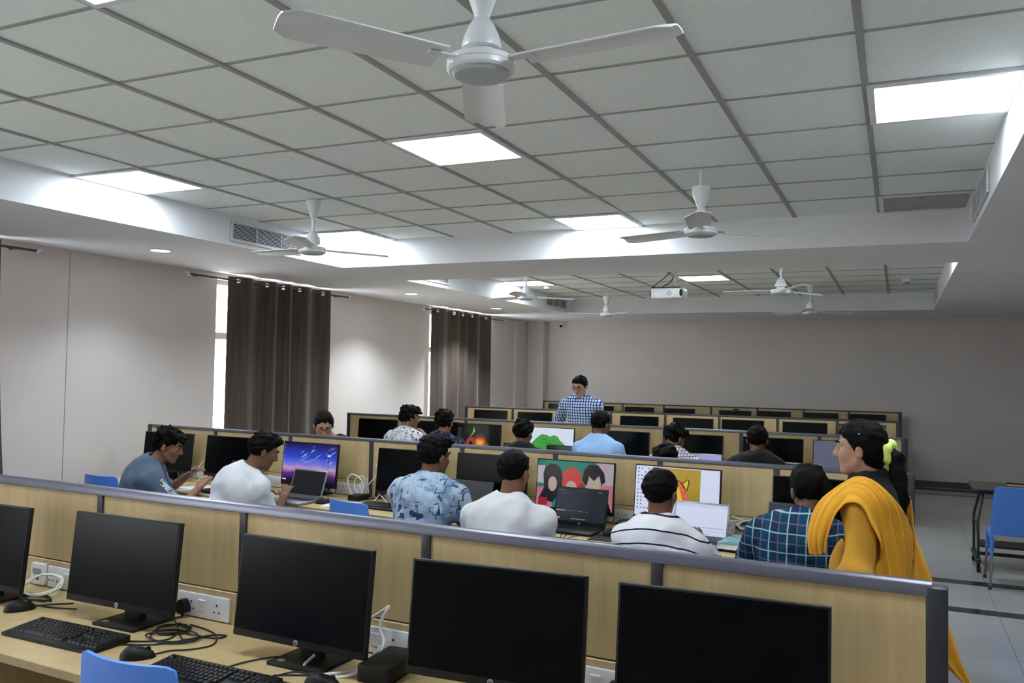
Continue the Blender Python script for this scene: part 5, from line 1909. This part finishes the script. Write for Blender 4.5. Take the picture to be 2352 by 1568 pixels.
L = at(-1.90, 1.76)
seat(-1.90, 1.72, R_(2), 'the off-white T-shirt')
p4, i4 = person('young man in off-white T-shirt with a neck cord, leaning on the desk, seen from behind', -1.90, 1.76, L(-1.90, 1.70, .55), L(-1.905, 1.81, .960), L(-1.885, 1.86, 1.135), R_(2), R_(-12), R_(6),
       0, 0.205, 1.14, {1: L(-1.80, 2.08, .80), -1: L(-2.06, 2.10, .80)}, False, 0.72, False, 'shirt', 'tee_offwhite', 'skin_a', 'short', h=0.0075, seed=9, garment='t_shirt', poles={1: (.45, -.35, -.85), -1: (-.5, -.35, -.8)})
N_ = i4['N']
MB().tube([N_ + V3(.0605 * math.cos(q), .0605 * math.sin(q) - .0, .022 - .014 * math.sin(q)) for q in np.linspace(0, 2 * PI, 28, endpoint=False)], 0.003, 6, True).build('neck_cord', plain('dark_red_cord', (60, 22, 20), 0.8), p4)

L = at(-1.005, 1.70)
seat(-1.005, 1.66, R_(-4), 'the striped shirt')
person('young man in white shirt with dark stripes and collar, seen from behind', -1.005, 1.70, L(-1.01, 1.66, .55), L(-1.006, 1.74, .925), L(-1.005, 1.785, 1.09), R_(-5), R_(-16), R_(6),
       0, 0.175, 1.02, {1: L(-0.86, 2.10, .80), -1: L(-1.16, 2.12, .80)}, False, 0.9, True, 'shirt', 'stripes', 'skin_b', 'short', h=0.0075, seed=11)

L = at(-0.30, 1.70)
seat(-0.30, 1.62, R_(6), 'the blue plaid shirt')
person('young man in dark blue plaid shirt and glasses behind the woman in yellow', -0.30, 1.70, L(-0.30, 1.62, .55), L(-0.292, 1.71, 1.02), L(-0.268, 1.79, 1.145), R_(6), R_(22), R_(20),
       0, 0.185, 1.1, None, False, 1.6, True, 'shirt', 'plaid', 'skin_b', 'mop', h=0.0075, glasses=True, seed=13)

# facing them across the second partition
L = at(-4.58, 3.92)
seat(-4.58, 3.98, R_(180), 'the man with bowed head')
person('man with glasses and bowed head, only his forehead showing over the second partition', -4.58, 3.92, L(-4.57, 3.98, .55), L(-4.62, 3.90, 1.05), L(-4.665, 3.78, 1.195), R_(180), R_(180 + 42), R_(28),
       0, 0.18, 1.0, {1: L(-4.74, 3.5, .80), -1: L(-4.42, 3.5, .80)}, False, 0.8, False, 'shirt', 'blacktee', 'skin_c', 'short', h=0.008, face=True, glasses=True, seed=15)
L = at(-1.45, 3.75)
seat(-1.45, 3.80, R_(180), 'the person hidden behind the second partition')
person('person with only the top of black hair showing over the second partition', -1.45, 3.75, L(-1.45, 3.80, .55), L(-1.45, 3.72, .93), L(-1.45, 3.64, 1.062), R_(180), R_(180), R_(20),
       0, 0.18, 1.0, {1: L(-1.6, 3.32, .80), -1: L(-1.3, 3.32, .80)}, False, 0.8, False, 'shirt', 'blacktee', 'skin_b', 'quiff', h=0.009, seed=17)

# third row, near side
for lb, x, y, Nn, Hh, ph, yw, pt, kw in [
    ('young man in white floral shirt with quiff, hand near his face, third row', -4.58, 5.02, (-4.585, 5.08, 1.075), (-4.555, 5.12, 1.21), -10, -38, 8, dict(shirt='floral', hairstyle='tousled', sleeve=0.8, collar=True, seed=19)),
    ('young man in navy printed shirt beside the fiery screen, third row', -4.13, 5.00, (-4.135, 5.05, 1.045), (-4.127, 5.09, 1.18), 4, 10, 6, dict(shirt='navy_print', hairstyle='mop', sleeve=0.8, collar=True, seed=21)),
    ('person with round black hair before the orange-lit laptop, third row', -3.21, 4.95, (-3.21, 4.98, .985), (-3.205, 5.02, 1.115), 0, -12, 10, dict(shirt='blacktee', hairstyle='mop', sleeve=0.8, seed=23)),
    ('man in sky-blue shirt below the standing man, third row', -2.42, 4.93, (-2.42, 4.97, 1.095), (-2.412, 5.02, 1.24), -4, -24, 10, dict(shirt='skyshirt', hairstyle='short', sleeve=1.7, collar=True, seed=25)),
    ('young man in white fine-checked shirt with head bent, third row', -1.70, 4.90, (-1.70, 4.95, 1.005), (-1.715, 5.03, 1.135), -8, -34, 26, dict(shirt='fine_check', hairstyle='tousled', sleeve=1.6, collar=True, seed=27)),
    ('young man in black shirt, third row nearest the aisle', -0.975, 4.86, (-.975, 4.90, 1.03), (-.975, 4.94, 1.165), 0, 0, 8, dict(shirt='blacktee', hairstyle='short', sleeve=0.8, seed=29)),
]:
    L = at(x, y)
    seat(x, y - 0.03, R_(ph), 'the ' + {'floral': 'white floral shirt', 'navy_print': 'navy printed shirt', 'blacktee': 'round black hair' if x < -2 else 'black shirt', 'skyshirt': 'sky-blue shirt', 'fine_check': 'fine-checked shirt'}[kw['shirt']])
    hn = None
    if kw['shirt'] == 'floral':
        hn = {1: (0.16, 0.20, 1.02), -1: (-0.16, 0.36, 0.80)}
    person(lb, x, y, (0, -0.02, .55), L(*Nn), L(*Hh), R_(ph), R_(yw), R_(pt), 0, 0.18, 1.02, hn, h=0.009, skin='skin_a' if x < -4 else 'skin_b', **kw)

# the man standing behind the third partition
L = at(-3.33, 7.02)
person('man in blue gingham shirt and glasses standing behind the third partition, looking down', -3.33, 7.02, L(-3.34, 7.06, .90), L(-3.335, 7.03, 1.415), L(-3.33, 6.96, 1.560), R_(172), R_(174), R_(22),
       0, 0.205, 1.16, {1: L(-3.63, 7.04, .92), -1: L(-3.15, 7.10, .87)}, True, 1.92, 'open', 'shirt', 'man_check', 'skin_c', 'short', h=0.007, face=True, glasses=True, seed=31, poles={-1: (.1, .5, -1)})

# the woman in yellow walking along the aisle end
MAT['yellow_kurta'] = cloth('yellow_kurta', (206, 152, 56), 0.03)
MAT['yellow_scarf'] = cloth('yellow_scarf', (226, 164, 48), 0.03)
L = at(0.0, 1.30)
pw, iw = person('woman in yellow with black ponytail walking past the aisle end, face in profile', 0.0, 1.30, L(0.02, 1.32, .80), L(0.008, 1.31, 1.268), L(-0.022, 1.30, 1.408), R_(82), R_(84), R_(2),
       0, 0.165, 0.90, {-1: L(-0.19, 1.13, .80), 1: L(-0.05, 1.52, .76)}, True, 1.75, False, 'shirt', 'yellow_kurta', 'skin_c', 'long', 'yellow_kurta', h=0.006, face=True, hs=0.955, seed=33, feet={-1: 0.14, 1: -0.12}, garment='kurta')
hp = iw['hp']
fk = Field((-0.32, -0.32, 0.36), (0.36, 0.36, 0.98), 0.009)          # skirt of the kurta
fk.cap((0.02, 0.02, 0.90), (0.01, 0.02, 0.42), 0.155, 0.235, 0.03, flat=True)
fk.folds(0.010, 30, 5, 7)
fk.build('kurta_skirt', 'yellow_kurta', pw, 1)
KF = iw['field']
N_ = iw['N']
fy = Field((0, 0, 0), (0.1, 0.1, 0.1), 0.006)                        # black yoke lying over the kurta at neck and upper back
fy.h, fy.lo, fy.n, fy.ax = KF.h, KF.lo, KF.n, KF.ax
X, Y_, Z = fy.pts((slice(None),) * 3)
yc = N_ + V3(0.035, 0.0, -0.015)
dd = np.sqrt((X - yc[0]) ** 2 + ((Y_ - yc[1]) * 0.92) ** 2 + (Z - yc[2]) ** 2) - 0.145
fy.F = np.maximum(KF.F - 0.006, dd).astype(np.float32)
fy.F = np.maximum(fy.F, -(KF.F + 0.006)).astype(np.float32)
fy.build('black_yoke', 'blacktee', pw, 1)
sc = MB().tube([hp(0.0, -0.122, -0.010) + iw['HR'] @ (V3(.030 * math.cos(q), -0.010 * math.cos(q), .030 * math.sin(q))) for q in np.linspace(0, 2 * PI, 20, endpoint=False)], [0.0225 + 0.004 * math.sin(5 * i) for i in range(20)], 10, True)
sc.build('scrunchie', plain('lime_scrunchie', (214, 236, 128), 0.8), pw, 80)
fp = Field((-0.05, -0.2, 0.95), (0.25, 0.2, 1.46), 0.006)            # ponytail
b0 = hp(0.0, -0.105, -0.008)
pts = [b0, b0 + V3(.045, -.004, -.03), V3(.128, -.03, 1.30), V3(.132, -.05, 1.20), V3(.128, -.065, 1.10), V3(.120, -.07, 1.00)]
rad = [.024, .032, .036, .036, .026, .008]
for j in range(5):
    fp.cap(pts[j], pts[j + 1], rad[j], rad[j + 1], 0.015)
fp.folds(0.004, 90, 3, 6)
fp.build('ponytail', 'hair', pw, 1)
clip = MB().tube([hp(-0.079, 0.012, 0.075), hp(-0.083, -0.016, 0.070)], 0.0028, 6)
clip.build('hair_clip', 'chrome', pw)


def drape(rows, n, name, fold, nf, seed):
    """scarf cloth: rows of (edge point, middle point, edge point) lofted and rippled"""
    rng = np.random.RandomState(seed)
    A = np.array([smooth_path([r[0] for r in rows], 5), smooth_path([r[1] for r in rows], 5), smooth_path([r[2] for r in rows], 5)])
    m = A.shape[1]
    u = np.linspace(0, 1, n)
    G = np.zeros((m, n, 3))
    for i in range(m):
        p0, p1, p2 = A[0, i], A[1, i], A[2, i]
        G[i] = ((1 - u) * (1 - 2 * u))[:, None] * p0 + (4 * u * (1 - u))[:, None] * p1 + (u * (2 * u - 1))[:, None] * p2
    du, dv = np.gradient(G, axis=0), np.gradient(G, axis=1)
    N = np.cross(du, dv)
    N /= np.linalg.norm(N, axis=2, keepdims=True) + 1e-9
    s = np.linspace(0, 1, m)[:, None]
    ph = rng.uniform(0, 6.28, 3)
    rip = np.sin(2 * PI * nf * u[None] + ph[0] + 1.2 * s) + 0.5 * np.sin(2 * PI * nf * 1.9 * u[None] + ph[1] - 2 * s)
    for _ in range(4):                                # keep the cloth outside the garment
        Q = (G - KF.lo) / KF.h
        ii = np.clip(np.round(Q).astype(int), 1, KF.n - 2)
        d = KF.F[ii[..., 0], ii[..., 1], ii[..., 2]]
        inside = (Q > 1).all(-1) & (Q < KF.n - 2).all(-1)
        gr = np.stack([KF.F[ii[..., 0] + 1, ii[..., 1], ii[..., 2]] - KF.F[ii[..., 0] - 1, ii[..., 1], ii[..., 2]],
                       KF.F[ii[..., 0], ii[..., 1] + 1, ii[..., 2]] - KF.F[ii[..., 0], ii[..., 1] - 1, ii[..., 2]],
                       KF.F[ii[..., 0], ii[..., 1], ii[..., 2] + 1] - KF.F[ii[..., 0], ii[..., 1], ii[..., 2] - 1]], -1)
        gr /= np.linalg.norm(gr, axis=-1, keepdims=True) + 1e-9
        push = np.where(inside, np.clip(0.020 - d, 0, 0.03), 0)
        G += gr * push[..., None]
        if (push > 0.002).any():
            K = G.copy()
            K[1:-1, 1:-1] = 0.5 * G[1:-1, 1:-1] + 0.125 * (G[2:, 1:-1] + G[:-2, 1:-1] + G[1:-1, 2:] + G[1:-1, :-2])
            G = K
    G += N * (fold * rip * np.minimum(1, 4 * u * (1 - u) + .5)[None])[:, :, None]
    return MB().sheet(G, 0.005).build(name, 'yellow_scarf', pw, 80)


# over the shoulder next to the viewer, falling in front and behind (points relative to the woman)
Y = lambda px, py, pz: (px, py - 1.30, pz)
drape([(Y(-.205, 1.21, .965), Y(-.185, 1.135, .975), Y(-.145, 1.11, .99)),
       (Y(-.215, 1.24, 1.055), Y(-.190, 1.125, 1.06), Y(-.130, 1.075, 1.07)),
       (Y(-.180, 1.27, 1.165), Y(-.145, 1.150, 1.19), Y(-.095, 1.060, 1.165)),
       (Y(-.080, 1.200, 1.245), Y(-.055, 1.165, 1.275), Y(-.045, 1.055, 1.205)),
       (Y(.030, 1.190, 1.245), Y(.010, 1.155, 1.270), Y(-.005, 1.055, 1.185)),
       (Y(.105, 1.20, 1.185), Y(.075, 1.135, 1.18), Y(.020, 1.065, 1.09)),
       (Y(.135, 1.26, 1.08), Y(.105, 1.130, 1.07), Y(.035, 1.080, 0.99)),
       (Y(.150, 1.27, .93), Y(.125, 1.135, .92), Y(.055, 1.085, .87)),
       (Y(.165, 1.28, .76), Y(.145, 1.140, .74), Y(.075, 1.09, .72))], 34, 'scarf_shoulder', 0.0085, 4.2, 2)
# loose end flying behind
drape([(Y(.118, 1.36, 1.20), Y(.130, 1.36, 1.19), Y(.142, 1.37, 1.175)),
       (Y(.110, 1.33, 1.02), Y(.155, 1.34, 1.03), Y(.192, 1.40, 1.04)),
       (Y(.112, 1.32, .90), Y(.180, 1.33, .90), Y(.242, 1.41, .91)),
       (Y(.135, 1.34, .74), Y(.220, 1.34, .74), Y(.292, 1.43, .75)),
       (Y(.180, 1.37, .58), Y(.262, 1.37, .60), Y(.345, 1.44, .61)),
       (Y(.275, 1.41, .55), Y(.320, 1.40, .53), Y(.372, 1.44, .52)),
       (Y(.375, 1.44, .455), Y(.385, 1.43, .45), Y(.400, 1.44, .445))], 22, 'scarf_tail', 0.009, 2.5, 6)
